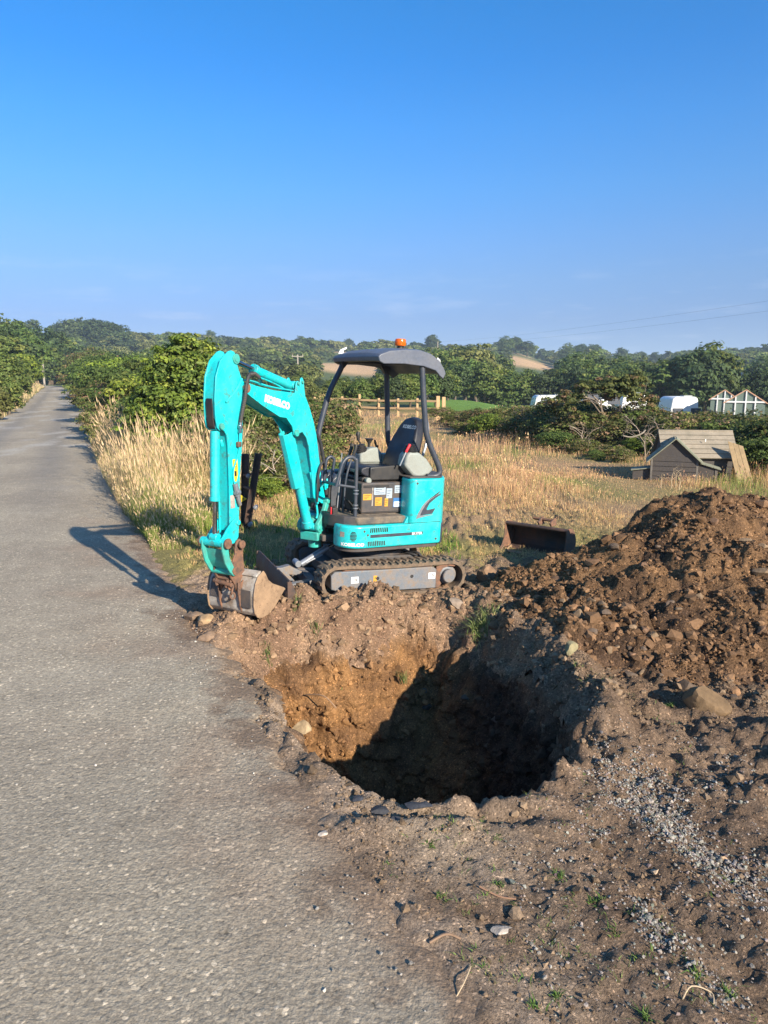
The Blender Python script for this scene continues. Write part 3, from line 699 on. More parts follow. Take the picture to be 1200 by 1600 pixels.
rock('rock', 1.46, 2.19, .032, (.55, .54, .52), 'small white stone near the lower right corner', 'stone', seed=15, sx=1.2, sz=.6)
rock('rock', -.26, 2.83, .022, (.42, .36, .30), 'small pale pebble on the tarmac by the near rim of the hole', 'pebble', seed=16)
rock('rock', .42, 2.27, .042, (.36, .31, .26), 'thin pale flat stone lying on the near soil', 'stone', seed=17, sx=1.5, sy=.55, sz=.3)
rock('rock', 1.42, 2.72, .02, (.45, .30, .18), 'small tan pebble right of the gravel patch', 'pebble', seed=18)
rock('rock', 1.10, 2.62, .022, (.38, .28, .19), 'small brown pebble on the soil between two gravel patches', 'pebble', seed=31)
rock('rock', -.60, 4.90, .09, (.34, .25, .15), 'pale stone bedded in the orange clay wall of the hole', 'stone', seed=19, sz=.7, zz=-.58)
rock('rock', 0.96, 6.60, .11, (.20, .125, .075), 'rounded earthy boulder right of the rear end of the track', 'boulder', seed=20, sx=1.1, sz=1.0, sink=.1)
rock('rock', .62, 5.93, .08, (.22, .17, .13), 'grey stone wedged below the rear of the near track', 'stone', seed=21, sz=.8)
for k, (x_, y_, r_) in enumerate([(-.02, 3.02, .055), (.08, 2.96, .045), (.16, 3.0, .05), (-.12, 3.08, .035), (.05, 2.88, .03)]):
    rock('broken_tarmac', x_, y_, r_, (.05, .052, .06), ['largest', 'flat', 'rightmost', 'small leftmost', 'small nearest'][k]+' black chunk of broken tarmac on the near rim of the hole', 'tarmac chunk', seed=60+k, sx=1.4, sz=.4, sub=IC2)
# tumbled stones between the heap and the hole
g = np.random.default_rng(77); k = 0; pts = []
while k < 110:
    u = g.random(); v_ = g.normal()
    x0 = 1.0+.95*u+.22*v_; y0 = 6.35-2.15*u-.20*v_
    if g.random() < .35: x0 = g.uniform(1.2, 3.1); y0 = g.uniform(4.25, 6.2)
    if sdf(HOLE, np.array([x0]), np.array([y0]))[0] > -.07: continue
    r = float(np.clip(g.lognormal(-3.25, .38), .018, .085))
    if any((x0-a)**2+(y0-b_)**2 < (r+c)**2*.8 for a, b_, c in pts): continue
    pts.append((x0, y0, r)); k += 1
    cc = np.array([(.24, .135, .07), (.18, .105, .062), (.22, .15, .09), (.14, .10, .07)][g.integers(4)])*g.uniform(.7, 1.1)
    rock('rock', x0, y0, r, cc, 'small earth stained broken stone tumbled from the soil heap' if r < .045 else 'BIG', 'stone', 'stones tumbled from the soil heap', sx=g.uniform(.9, 1.5), sy=g.uniform(.8, 1.1), sz=g.uniform(.5, .9), seed=200+k, rot=g.uniform(0, 3), sub=IC2)
# clods and stones in the pit
PX, PY, PZ, inn = PIT
g = np.random.default_rng(9); N = 9000
iu = g.integers(0, nu, N); iv = (g.random(N)**.8*(nv-6)+4).astype(int); k = g.random(N) < .25+.75*sstep(-.2, .4, fbm(PX[iu, iv]*3, PY[iu, iv]*3, PZ[iu, iv]*3, oct=2, s=68)); iu, iv = iu[k], iv[k]
P = np.stack([PX[iu, iv], PY[iu, iv], PZ[iu, iv]], -1); sz = np.clip(g.lognormal(-4.5, .6, len(P)), .004, .04)
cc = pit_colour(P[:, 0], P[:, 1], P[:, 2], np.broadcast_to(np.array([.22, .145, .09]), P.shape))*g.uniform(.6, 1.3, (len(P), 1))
me = lumps('wall_clods', P, sz, np.clip(cc, .01, .8), clodm, IC1, .9, 8)
tag(link('wall_clods', me, None, clodm), 'small clods sticking to the walls of the hole', 'clods', kind='stuff')
n_ = 0
while n_ < 30:
    iu = int(g.integers(0, nu)); iv = int(g.integers(14, 80)); x0, y0, z0 = PX[iu, iv], PY[iu, iv], PZ[iu, iv]
    if y0 < 4.2 and x0 < .8: continue
    n_ += 1; lit = x0 < .15  # stones off the lit side get a darker colour as painted shade
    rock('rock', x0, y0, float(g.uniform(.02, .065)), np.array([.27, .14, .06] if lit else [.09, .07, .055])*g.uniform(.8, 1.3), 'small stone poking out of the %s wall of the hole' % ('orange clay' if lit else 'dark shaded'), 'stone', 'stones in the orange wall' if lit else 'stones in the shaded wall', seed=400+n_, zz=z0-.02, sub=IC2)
# ------------------------------------------------------------------ the mini digger
def dframe(C, yaw, pitch, tyaw):
    R = rz(R_(180+yaw)); T = rz(R_(180+tyaw)); p = -R_(pitch); c, s = math.cos(p), math.sin(p)
    return Fr(T@np.array([[c, 0, s], [0, 1, 0], [-s, 0, c]])@T.T@R, C)
DC = (-.13, 6.76, .035)
U = dframe(DC, 22, 2.8, 22)     # undercarriage: x forward, y to its left, z up
B = dframe(DC, 30, 2.8, 22)     # slewed upper body
bdir = np.array([-.47, -.88]); bdir = bdir/np.linalg.norm(bdir)
A = Fr(np.array([[bdir[0], -bdir[1], 0], [bdir[1], bdir[0], 0], [0, 0, 1]]), (-.667, 6.45, 0))   # swung boom: x outwards, y to its left
dig = empty('mini_digger', (-.13, 6.76, 0), 'turquoise rubber tracked mini digger with grey canopy standing behind the hole', 'digger')

# --- tracks
def stadium(x0, x1, zc, r, n=10):
    P = [(x1+r*math.sin(a), zc-r*math.cos(a)) for a in np.linspace(0, math.pi, n)]
    return P + [(x0-r*math.sin(a), zc+r*math.cos(a)) for a in np.linspace(0, math.pi, n)]
def track(y0, y1):
    mb = MB(U); zc = .158; x0, x1 = -.545, .545; ro, ri = .145, .118
    o = stadium(x0, x1, zc, ro, 14); i = stadium(x0, x1, zc, ri, 14)
    sag = lambda p: (p[0], p[1]-.012*math.cos(p[0]/.55*1.57)**2 if p[1] > zc+.08 and abs(p[0]) < .54 else p[1])
    # subdivide the straight runs so that the top run can sag
    def sub(P):
        Q = []
        for k in range(len(P)):
            a, b_ = P[k], P[(k+1) % len(P)]; L = math.dist(a, b_); m_ = max(1, int(L/.08))
            Q += [(a[0]+(b_[0]-a[0])*j/m_, a[1]+(b_[1]-a[1])*j/m_) for j in range(m_)]
        return [sag(p) for p in Q]
    o = sub(o); i = sub(i); n = len(o)
    V = [(p[0], y, p[1]) for y in (y0, y1) for p in o] + [(p[0], y, p[1]) for y in (y0, y1) for p in i]
    F = []
    for k in range(n):
        k2 = (k+1) % n
        F += [(k, k2, n+k2, n+k), (2*n+k2, 2*n+k, 3*n+k, 3*n+k2), (k2, k, 2*n+k, 2*n+k2), (n+k, n+k2, 3*n+k2, 3*n+k)]
    mb.add(V, F)
    # lugs
    per = [0]
    for k in range(n): per.append(per[-1]+math.dist(o[k], o[(k+1) % n]))
    L = per[-1]; nl = 46
    def at(u):
        u %= L; k = max(j for j in range(n+1) if per[j] <= u+1e-9); k = min(k, n-1); f = (u-per[k])/(per[k+1]-per[k])
        a, b_ = np.array(o[k]), np.array(o[(k+1) % n]); d = (b_-a)/np.linalg.norm(b_-a); return a+(b_-a)*f, d, np.array([d[1], -d[0]])
    w = (y1-y0)
    for k in range(nl):
        p, d, nn_ = at(L*k/nl); 
        q, d2, n2_ = at(L*(k+.5)/nl)
        for (c, dd, nm, ya, yb, sk) in ((p, d, nn_, y0+.004, y0+w*.52, .012), (q, d2, n2_, y0+w*.48, y1-.004, -.012)):
            hw = .012; h = .012
            V = []
            for y, s_k in ((ya, 0), (yb, sk)):
                for sx, hh_ in ((-hw*1.5, -.002), (hw*1.5, -.002), (hw*.8, h), (-hw*.8, h)):
                    P2 = c+dd*(sx+s_k)+nm*hh_; V.append((P2[0], y, P2[1]))
            mb.add(V, [(0,1,2,3), (7,6,5,4), (0,4,5,1), (1,5,6,2), (2,6,7,3), (3,7,4,0)])
    t_ = mb.build('track', M['mudrubber'], dig, angle=40)
    sgn = 1 if y0 > 0 else -1
    yo = y1 if sgn > 0 else y0; yi = y0 if sgn > 0 else y1
    # side frame
    f = MB(U); ya, yb = yo-sgn*.012, yi+sgn*.03
    f.prism([(.50, .06), (.60, .10), (.605, .222), (.57, .252), (-.36, .256), (-.40, .23), (-.40, .055)], ya, yb, 1)
    fr_ = f.build('track_frame', M['frame'], t_, .008)
    s_ = MB(U); s_.prism([(.50, .2525), (-.36, .2575), (-.33, .268), (.47, .262)], ya-sgn*.01, yb, 1); s_.build('frame_top', M['rust'], fr_, .002)
    h_ = MB(U)
    for hx in (.175, -.155): h_.cyl((hx, yo-sgn*.02, .178), (hx, yo-sgn*.0095, .178), .0155)
    h_.build('frame_hole', M['black'], fr_)
    sp_ = MB(U); sp_.lathe((-.545, yi+sgn*.06, zc), (0, 1, 0), [(0, .0), (0, .10), (sgn*.05, .10), (sgn*.05, .0)], 24)
    for k in range(11):
        a_ = 2*math.pi*k/11; c_, s2 = math.cos(a_), math.sin(a_)
        sp_.box((-.545+c_*.105-.012, yi+sgn*.085-.012, zc+s2*.105-.012), (-.545+c_*.105+.012, yi+sgn*.085+.012, zc+s2*.105+.012))
    so = sp_.build('sprocket', M['rust'], t_, .002)
    hb = MB(U); hb.lathe((-.535, yi+sgn*.1, zc+.002), (0, sgn, 0), [(0, .085), (.075, .085), (.08, .075), (.08, .0)], 28)
    hb.lathe((-.53, yo-sgn*.055, zc), (0, sgn, 0), [(0, .062), (.042, .062), (.05, .055), (.05, 0)], 28)
    hb.build('travel_motor', M['frame'], so, .003)
    sh = MB(U); sh.prism([(-.40, .055), (-.40, .25), (-.43, .262), (-.50, .268), (-.55, .27), (-.60, .262), (-.585, .245), (-.53, .25), (-.47, .235), (-.445, .20), (-.44, .12), (-.46, .09), (-.43, .055)], yo-sgn*.04, yo-sgn*.02, 1)
    sh.build('hub_guard', M['rust'], fr_, .003)
    idl = MB(U); idl.lathe((.56, yi+sgn*.05, zc), (0, sgn, 0), [(0, 0), (0, .085), (.03, .115), (.10, .115), (.13, .085), (.13, 0)], 24); idl.build('idler_wheel', M['darkmetal'], t_)
    rl = MB(U)
    for hx in (-.28, .0, .28): rl.cyl((hx, yi+sgn*.03, .075), (hx, yo-sgn*.03, .075), .04)
    rl.build('bottom_roller', M['darkmetal'], t_)
    if sgn > 0:
        for hx in (.387, -.353):
            w_ = MB(U); w_.box((hx-.034, yo-.0125, .145), (hx+.034, yo-.010, .202)); st = w_.build('white_sticker', M['white'], fr_)
            g_ = MB(U); g_.ring((hx, yo-.0095, .170), (0, 1, 0), .015, .0028, 14, 5, arc=5.0, start=.9); g_.box((hx-.012, yo-.0115, .170), (hx+.002, yo-.0085, .1745)); g_.bar((hx-.016, yo-.0095, .170), (hx-.010, yo-.0095, .192), .004, .003, (0, 1, 0))
            g_.build('mark', M['black'], st)
        w_ = MB(U); w_.box((.180, yo-.0125, .132), (.214, yo-.010, .203)); st = w_.build('orange_sticker', M['orange'], fr_)
        g_ = MB(U); g_.prism([(.190, .178), (.204, .178), (.197, .192)], yo-.010, yo-.009, 1); g_.box((.187, yo-.0105, .145), (.207, yo-.009, .149)); g_.box((.187, yo-.0105, .155), (.205, yo-.009, .158)); g_.build('mark', M['black'], st)
track(.39, .62); track(-.62, -.39)
# --- centre frame
mb = MB(U); mb.box((-.34, -.30, .14), (.40, .30, .30)); mb.box((-.30, -.60, .13), (-.20, .60, .22)); mb.box((.22, -.60, .13), (.32, .60, .22))
mb.prism([(.40, -.2), (.55, -.14), (.55, .14), (.40, .2)], .13, .22, 2)
car = mb.build('centre_frame', M['darkmetal'], dig, .008)
mb = MB(U); mb.lathe((0, 0, .29), (0, 0, 1), [(0, .30), (.05, .30), (.05, .27), (.15, .27)], 32); mb.build('slew_ring', M['darkmetal'], dig)
mb = MB(U); mb.tube([(-.25, .2, .30), (-.32, .33, .33), (-.36, .38, .29), (-.42, .42, .26)], .012, 8, 5); mb.tube([(-.20, .15, .31), (-.28, .30, .31), (-.40, .36, .28)], .012, 8, 5); mb.build('track_hose', M['hose'], car)
UB = Fr(U.R, U.c-U.R[:, 2]*.045)
# --- dozer blade
mb = MB(UB); mb.prism([(.945, .02), (.965, .02), (.985, .07), (.992, .13), (.985, .19), (.965, .24), (.952, .24), (.972, .19), (.978, .13), (.97, .07)], -.59, .59, 1)
mb.box((.935, -.59, .0), (.952, .59, .035))
bl = mb.build('dozer_blade', M['rustdark'], dig, .003)
mb = MB(UB); mb.prism([(.86, .03), (.98, .03), (.985, .235), (.95, .235)], .5905, .61, 1); mb.build('end_plate', M['rustdark'], bl, .002)
mb = MB(UB); mb.prism([(.86, .03), (.98, .03), (.985, .235), (.95, .235)], -.61, -.5905, 1); mb.build('end_plate', M['rustdark'], bl, .002)
mb = MB(UB)
for s in (-1, 1):
    mb.prism([(.96, s*.30), (.96, s*.38), (.52, s*.20), (.52, s*.12)], .06, .14, 2)
mb.box((.60, -.17, .055), (.68, .17, .135)); mb.prism([(.70, .13), (.96, .16), (.96, .20), (.82, .23), (.68, .16)], -.04, .04, 1)
mb.prism([(.80, .12), (.97, .14), (.97, .25), (.92, .25)], .16, .18, 1)
ba = mb.build('blade_arm', M['frame'], dig, .006)
mb = MB(U); mb.cyl((.70, 0, .185), (.46, 0, .325), .030); mb.cyl((.47, 0, .32), (.44, 0, .334), .034); mb.tube([(.74, -.06, .2), (.74, .06, .2)], .03, 16); mb.tube([(.66, .028, .20), (.50, .028, .275)], .008, 8)
bc = mb.build('blade_cylinder', M['silver'], dig, .002)
mb = MB(U); mb.cyl((.46, 0, .325), (.33, 0, .385), .016); mb.build('cylinder_rod', M['chrome'], bc)

# --- upper body: plan outline of the left half, mirrored
def corner(cx, cy, r, a0, a1, n=8): return [(cx+r*math.cos(R_(a)), cy+r*math.sin(R_(a))) for a in np.linspace(a0, a1, n)]
TR = .655
ay = math.degrees(math.asin(.49/TR))
half = [(.36, .16), (.50, .17)] + corner(.37, .31, .18, -20, 90, 10)
tail = corner(0, 0, TR, 180-ay, 180+ay, 26)
plan = half + tail + [(x, -y) for x, y in half[::-1]]
mb = MB(B); mb.prism(plan, .43, .632, 2); skirt = mb.build('body_shell', M['teal'], dig, .018, segs=3)
mb = MB(B); mb.prism([(x*.96, y*.94) for x, y in plan], .395, .432, 2); mb.build('belly_plate', M['darkmetal'], dig, .004)
# the tall rear part: cover and counterweight
def rc(y): return -.05
rear = [(-.045, .49)] + tail + [(-.045, -.49), (-.30, -.49), (-.30, -.33), (-.16, -.30), (-.16, .30), (-.045, .30)]
mb = MB(B); mb.prism([(-.19, .29), (-.115, .29), (-.103, .34), (-.103, .42), (-.115, .465), (-.145, .49)] + tail + [(-.145, -.49), (-.105, -.42), (-.105, -.29), (-.19, -.29)], .60, 1.035, 2)
cov = mb.build('engine_cover', M['teal'], dig, .035, segs=4)
mb = MB(B); mb.prism([(-.03, .605), (-.06, .66), (-.085, .70), (-.085, .62)], .30, .489, 1); mb.build('cover_fillet', M['teal'], cov, .006)
tp = [(x*.97+.0, y*.96) for x, y in [(-.11, .47)] + tail + [(-.11, -.47)]]
mb = MB(B); mb.prism(tp, 1.036, 1.05, 2); mb.build('cover_top', M['darkmetal'], cov, .006)
gp = [(x, y) for x, y in corner(0, 0, TR+.006, 180-ay+3, 180+ay-3, 22)]; gi = [(x, y) for x, y in corner(0, 0, TR-.03, 180-ay+3, 180+ay-3, 22)]
mb = MB(B); mb.prism(gp+gi[::-1], .42, .615, 2); mb.build('rear_guard', M['navy'], cov, .01)
mb = MB(B); mb.box((-.43, .4895, .634), (-.05, .4925, .638)); mb.build('panel_seam', M['black'], cov)
# bolts in dimples
for (x, z) in ((.36, .585), (.325, .55), (-.395, .475), (-.165, .995)):
    mb = MB(B); mb.cyl((x, .486, z), (x, .4915, z), .011); mb.cyl((x, .490, z), (x, .4945, z), .005); mb.build('bolt', M['darkmetal'], skirt if z < .65 else cov)
# louvres, stripe, writing
def slots(z0, z1, x0, x1, n, lean):
    mb = MB(B)
    for k in range(n):
        x = x0+(x1-x0)*k/(n-1); mb.prism([(x-.0052, z0), (x+.0052, z0), (x+.0052-lean, z1), (x-.0052-lean, z1)], .4885, .4930, 1)
    mb.build('louvre', M['black'], skirt)
slots(.570, .612, .300, .130, 10, .004); slots(.450, .492, .315, .150, 10, -.004)
mb = MB(B); mb.prism([(.30, .524), (.30, .552), (-.25, .552), (-.245, .524)], .489, .4925, 1); mb.build('stripe', M['navy'], skirt)
def write(fr, txt, h, o, ux, uz, mat, parent, bold=.03, width=1.0, eps=.0015, name='lettering', wrap=None):
    V, F = text_geo(txt, h, bold, width); ux = np.array(ux, float); uz = np.array(uz, float); ux /= np.linalg.norm(ux); uz = uz-ux*(uz@ux); uz /= np.linalg.norm(uz)
    n_ = np.cross(ux, uz); o = np.array(o, float)
    mb = MB(fr)
    P = [wrap(v) if wrap else o+ux*v[0]+uz*v[1]+n_*eps for v in V]
    mb.add(P, F); mb.V = [tuple(p) for p in mb.V]
    me = bpy.data.meshes.new(name); ro = root_origin(parent); me.from_pydata([tuple(np.array(v)-ro) for v in mb.V], [], mb.F); me.validate()
    return link(name, me, parent, mat)
write(B, 'SK17SR', .023, (-.185, .4925, .538), (-1, 0, 0), (0, 0, 1), M['white'], skirt, .03, 1.15)
# logo wrapped round the front corner
def wrapc(v):
    cx, cy, r = .37, .31, .18; s = v[0]-.02; a_ = R_(66)+s/r*(1); 
    return np.array([cx+(r+.0025)*math.cos(a_), cy+(r+.0025)*math.sin(a_), .468+v[1]])
write(B, 'KOBELCO', .030, (0, 0, 0), (-1, 0, 0), (0, 0, 1), M['white'], skirt, .05, 1.25, wrap=wrapc)
def ongrille(a_, z, d=.002): return np.array([.37+(.18+d)*math.cos(a_), .31+(.18+d)*math.sin(a_), z])
mb = MB(B)
for k in range(7):
    z = .505+k*.0125; hw = math.sqrt(max(0, 1-((k-3)/3.6)**2))*.16
    P = [ongrille(R_(62)+u*hw, z, .001) for u in np.linspace(-1, 1, 5)]; mb.tube(P, .0042, 6)
mb.build('round_grille', M['black'], skirt)
mb = MB(B); P = [tuple(ongrille(R_(28)+u*.13, z, .0015)) for z in (.53, .575) for u in (-1, 1)]; mb.add([P[0], P[1], P[3], P[2]], [(0, 1, 2, 3)]); mb.build('faded_sticker', M['whiteplate'], skirt)
# swoosh on the rear side: silver hook with a dark inner hook
mb = MB(B); mb.prism([(-.43, .93), (-.40, .895), (-.34, .875), (-.275, .835), (-.225, .785), (-.185, .72), (-.165, .672), (-.30, .695), (-.345, .70), (-.35, .706), (-.25, .70), (-.215, .705), (-.232, .75), (-.262, .795), (-.31, .835), (-.375, .868)][::1], .4885, .4915, 1); sw = mb.build('silver_swoosh', M['silver'], cov)
mb = MB(B); mb.prism([(-.425, .90), (-.36, .872), (-.305, .84), (-.258, .79), (-.225, .74), (-.208, .70), (-.34, .712), (-.372, .762), (-.285, .748), (-.275, .757), (-.305, .81), (-.36, .85), (-.42, .885)], .489, .4925, 1); mb.build('dark_swoosh', M['navy'], cov)

# --- floor and seat base
mb = MB(B); mb.prism([(.44, -.30), (.52, -.2), (.53, .20), (.47, .34), (.40, .445), (-.08, .455), (-.08, -.30)], .634, .70, 2); fl = mb.build('floor_plate', M['floor'], dig, .012)
mb = MB(B)
for k in range(7): mb.box((.38, -.22+k*.09, .7005), (-.04, -.205+k*.09, .706))
mb.build('floor_rib', M['floor'], fl, .002)
mb = MB(B); mb.prism([(.40, .43), (.50, .36), (.57, .20), (.57, .02), (.53, .02), (.53, .17), (.47, .32), (.38, .40)], .60, .705, 2); mb.build('front_kick_plate', M['darkmetal'], dig, .006)
mb = MB(B); mb.prism([(.30, -.30), (.30, .30), (-.185, .30), (-.185, -.30)], .70, .985, 2); sb = mb.build('seat_base', M['darkmetal'], dig, .012)
def stick(x0, x1, z0, z1, mat, name='sticker', y=.3, lines=0, fr=B, parent=sb):
    mb = MB(fr); mb.box((x0, y+.0005, z0), (x1, y+.003, z1)); o_ = mb.build(name, mat, parent)
    if lines:
        g_ = MB(fr)
        for k in range(lines):
            z = z1-(z1-z0)*(k+1)/(lines+1); g_.box((x0-(x0-x1)*.12, y+.0025, z-.002), (x1+(x0-x1)*(.12+.2*(k % 3)), y+.0040, z+.002))
        g_.build('print', M['black'], o_)
stick(.175, .055, .875, .955, M['paper'], lines=4); stick(.045, -.015, .84, .93, M['paper'], lines=3)
stick(.285, .20, .83, .885, M['orange'], 'orange_sticker', lines=3); stick(.16, .09, .775, .85, M['orange'], 'orange_sticker', lines=4); stick(.06, .025, .765, .84, M['orange'], 'orange_sticker', lines=3)
stick(.195, .183, .775, .95, M['whiteplate'], 'white_strip')
stick(-.04, -.115, .885, .955, M['paper'], lines=3); stick(-.03, -.115, .755, .84, M['blue'], 'blue_sticker'); stick(-.037, -.108, .76, .805, M['white'], y=.3025, lines=2)
mb = MB(B); mb.box((.285, .3, .94), (.02, .3035, .962)); mb.box((.30, .3, .715), (-.09, .304, .722)); mb.build('trim_strip', M['black'], sb)
mb = MB(B); mb.cyl((-.13, .38, .985), (-.13, .38, 1.02), .012); mb.cyl((-.13, .38, 1.0), (-.13, .38, 1.008), .02); mb.build('cap', M['chrome'], sb)
# seat
mb = MB(B); mb.prism([(.26, .985), (.26, 1.02), (.22, 1.035), (-.2, 1.03), (-.2, .985)], -.22, .22, 1); st_ = empty('seat_placeholder', (0, 0, 0), 'x', 'x'); bpy.data.objects.remove(st_)
sus = mb.build('seat_mount', M['black'], dig, .01)
mb = MB(B)
mb.prism([(.27, 1.055), (.28, 1.08), (.27, 1.11), (.22, 1.125), (.0, 1.10), (-.22, 1.10), (-.25, 1.03), (.2, 1.02)], -.235, .235, 1); seat = mb.build('seat', M['seat'], dig, .03, segs=4)
mb = MB(B)
bo = [(-.23, 1.06), (-.235, 1.25), (-.20, 1.38), (-.15, 1.49), (-.10, 1.55), (0, 1.57), (.10, 1.55), (.15, 1.49), (.20, 1.38), (.235, 1.25), (.23, 1.06)]
def bx_(z, d): return -.20-(z-1.05)*.34-d
V = [(bx_(z, 0)+.02*abs(y)/.2, y, z) for y, z in bo]+[(bx_(z, .09), y*.93, z*.995) for y, z in bo]; n = len(bo)
mb.add(V, [tuple(range(n)), tuple(range(n, 2*n))[::-1]]+[(i, (i+1) % n, n+(i+1) % n, n+i) for i in range(n)]); back = mb.build('seat_back', M['seat'], dig, .025, segs=4)
mb = MB(B); mb.tube([(bx_(1.10, .10), .24, 1.10), (bx_(1.30, .10), .25, 1.30), (bx_(1.45, .10), .20, 1.46), (bx_(1.56, .10), .10, 1.57)], .014, 8, 4); mb.build('back_rim', M['silver'], back)
write(B, 'KOBELCO', .036, (bx_(1.475, -.004)+.008, .045, 1.475), (0, 1, 0), (-.34, 0, 1), M['white'], back, .04, 1.1, eps=.004)
mb = MB(B); mb.box((.285, .04, 1.062), (.292, .19, 1.088)); mb.build('seat_grip', M['greyplastic'], seat, .005)
mb = MB(B); mb.cyl((.22, .24, 1.0), (.22, .285, 1.0), .028); mb.build('seat_knob', M['greyplastic'], seat, .008)
# left console (tilted up) with boot, red safety lever and joystick
mb = MB(B); mb.prism([(-.148, 1.268), (-.245, 1.262), (-.33, 1.205), (-.415, 1.105), (-.365, 1.058), (-.27, 1.03), (-.19, 1.045), (-.095, 1.14), (-.115, 1.235)], .22, .37, 1); lc = mb.build('left_console', M['greyplastic'], dig, .022, segs=3)
def boot(base, ax, prof, parent, name='lever_boot'):
    mb = MB(B); mb.lathe(base, ax, prof, 18); return mb.build(name, M['black'], parent)
bp = [(0, .068), (.012, .070), (.018, .060), (.03, .062), (.036, .052), (.048, .054), (.054, .044), (.066, .046), (.075, .03)]
bt = boot((-.19, .30, 1.262), (.05, 0, 1), bp, lc)
mb = MB(B); mb.tube([(-.06, .34, 1.14), (-.10, .35, 1.24), (-.115, .35, 1.275)], .007, 8); sl = mb.build('safety_lever', M['silver'], lc)
mb = MB(B); mb.tube([(-.11, .35, 1.262), (-.15, .35, 1.335)], [.012, .014], 10); mb.build('lever_grip', M['red'], sl, .003)
mb = MB(B); mb.prism([(.2, 1.0), (.2, 1.12), (-.16, 1.14), (-.16, 1.0)], .235, .262, 1); mb.build('side_panel', M['black'], lc, .01)
# right console
mb = MB(B); mb.prism([(.02, 1.19), (-.09, 1.245), (-.17, 1.255), (-.22, 1.20), (-.225, 1.10), (.02, 1.10)], -.40, -.27, 1); rc_ = mb.build('right_console', M['greyplastic'], dig, .015)
mb = MB(B); mb.box((-.23, -.44, 1.03), (-.45, -.27, 1.185)); mb.box((.04, -.44, .9), (-.45, -.27, 1.10)); mb.build('console_box', M['greyplastic'], rc_, .012)
boot((-.03, -.33, 1.205), (.25, 0, 1), [(h, r*.85) for h, r in bp], rc_)
mb = MB(B); mb.tube([(-.01, -.33, 1.27), (.02, -.33, 1.33)], .008, 10); mb.tube([(.015, -.33, 1.315), (.022, -.33, 1.35), (.025, -.33, 1.375), (.02, -.33, 1.40)], [.016, .017, .022, .015], 12); mb.build('joystick', M['black'], rc_, .003)
mb = MB(B); mb.lathe((-.12, -.36, 1.25), (0, 0, 1), [(0, .012), (.03, .014), (.05, .022), (.075, .04), (.082, .045), (.085, .02)], 16); mb.build('cup_lever', M['black'], rc_)
mb = MB(B); mb.tube([(-.215, -.36, 1.23), (-.19, -.36, 1.29), (-.185, -.36, 1.32)], [.007, .012, .010], 10, 3); mb.tube([(-.19, -.31, 1.24), (-.185, -.31, 1.27)], [.006, .013], 10); mb.build('small_lever', M['black'], rc_)
# hood right of the floor, dash, travel levers, pedals, guard rails
mb = MB(B); mb.prism([(.50, .64), (.55, .80), (.50, .93), (.38, 1.01), (.20, 1.03), (-.15, 1.0), (-.15, .64)], -.47, -.26, 1); mb.build('right_hood', M['navy'], dig, .04, segs=4)
mb = MB(B); mb.prism([(.44, .70), (.40, .96), (.33, 1.02), (.28, .98), (.30, .70)], -.25, -.12, 1); mb.build('dash_panel', M['navy'], dig, .02)
mb = MB(B); mb.cyl((.44, -.05, .92), (.47, -.05, .97), .03); mb.tube([(.45, -.05, .70), (.45, -.05, .95)], .02, 8); mb.build('horn', M['black'], dig, .003)
for y_, b_ in ((.06, .40), (.14, .40)):
    mb = MB(B); mb.tube([(.40, y_, .70), (.38, y_, 1.0), (.335, y_, 1.17), (.31, y_, 1.235)], .010, 10, 4); tl = mb.build('travel_lever', M['navy'], dig)
    mb = MB(B); mb.tube([(.315, y_, 1.215), (.295, y_, 1.27), (.29, y_, 1.315)], [.014, .016, .018], 12); mb.build('lever_grip', M['black'], tl, .003)
for y_ in (.20, .30):
    mb = MB(B); mb.tube([(.33, y_, .70), (.36, y_, .74)], .01, 8); mb.bar((.31, y_, .735), (.40, y_, .83), .05, .012, (1, 0, 1)); mb.build('pedal', M['black'], dig, .003)
mb = MB(B); mb.tube([(.50, .36, .70), (.50, .36, 1.16), (.49, .36, 1.20), (.45, .36, 1.218), (.35, .36, 1.215), (.315, .36, 1.19), (.312, .36, 1.10), (.312, .36, .70)], .0165, 12, 3)
mb.V = []; mb.F = []
mb.tube([(.585, .36, .97), (.545, .36, 1.13), (.525, .36, 1.18), (.49, .36, 1.215), (.44, .36, 1.222), (.41, .36, 1.20), (.395, .36, 1.15), (.39, .36, .64)], .0165, 12, 5)
mb.tube([(.585, .36, .985), (.39, .36, .955)], .012, 10)
mb.tube([(.585, .36, .985), (.58, .15, .98), (.53, -.02, .96)], .014, 10)
mb.tube([(.53, .0, .96), (.52, .0, 1.12), (.505, .0, 1.17), (.475, .0, 1.19), (.45, .0, 1.18), (.435, .0, 1.14), (.47, .0, .96)], .0145, 12, 4)
gr_ = mb.build('guard_rail', M['navy'], dig)
mb = MB(B)
for z in (.93, .90, .80, .77): mb.ring((.39, .36, z), (0, 0, 1), .02, .005, 12, 6)
mb.build('hose_clip', M['silver'], gr_)
mb = MB(B); mb.tube([(.47, .16, .72), (.45, .16, 1.0), (.44, .16, 1.24)], .006, 8); mb.build('thin_post', M['silver'], dig)
mb = MB(B); mb.box((.50, .17, .70), (.55, .24, .76)); rl_ = mb.build('socket_box', M['black'], dig, .004)
mb = MB(B); mb.box((.552, .20, .70), (.562, .225, .765)); mb.build('red_plug', M['red'], rl_, .003)

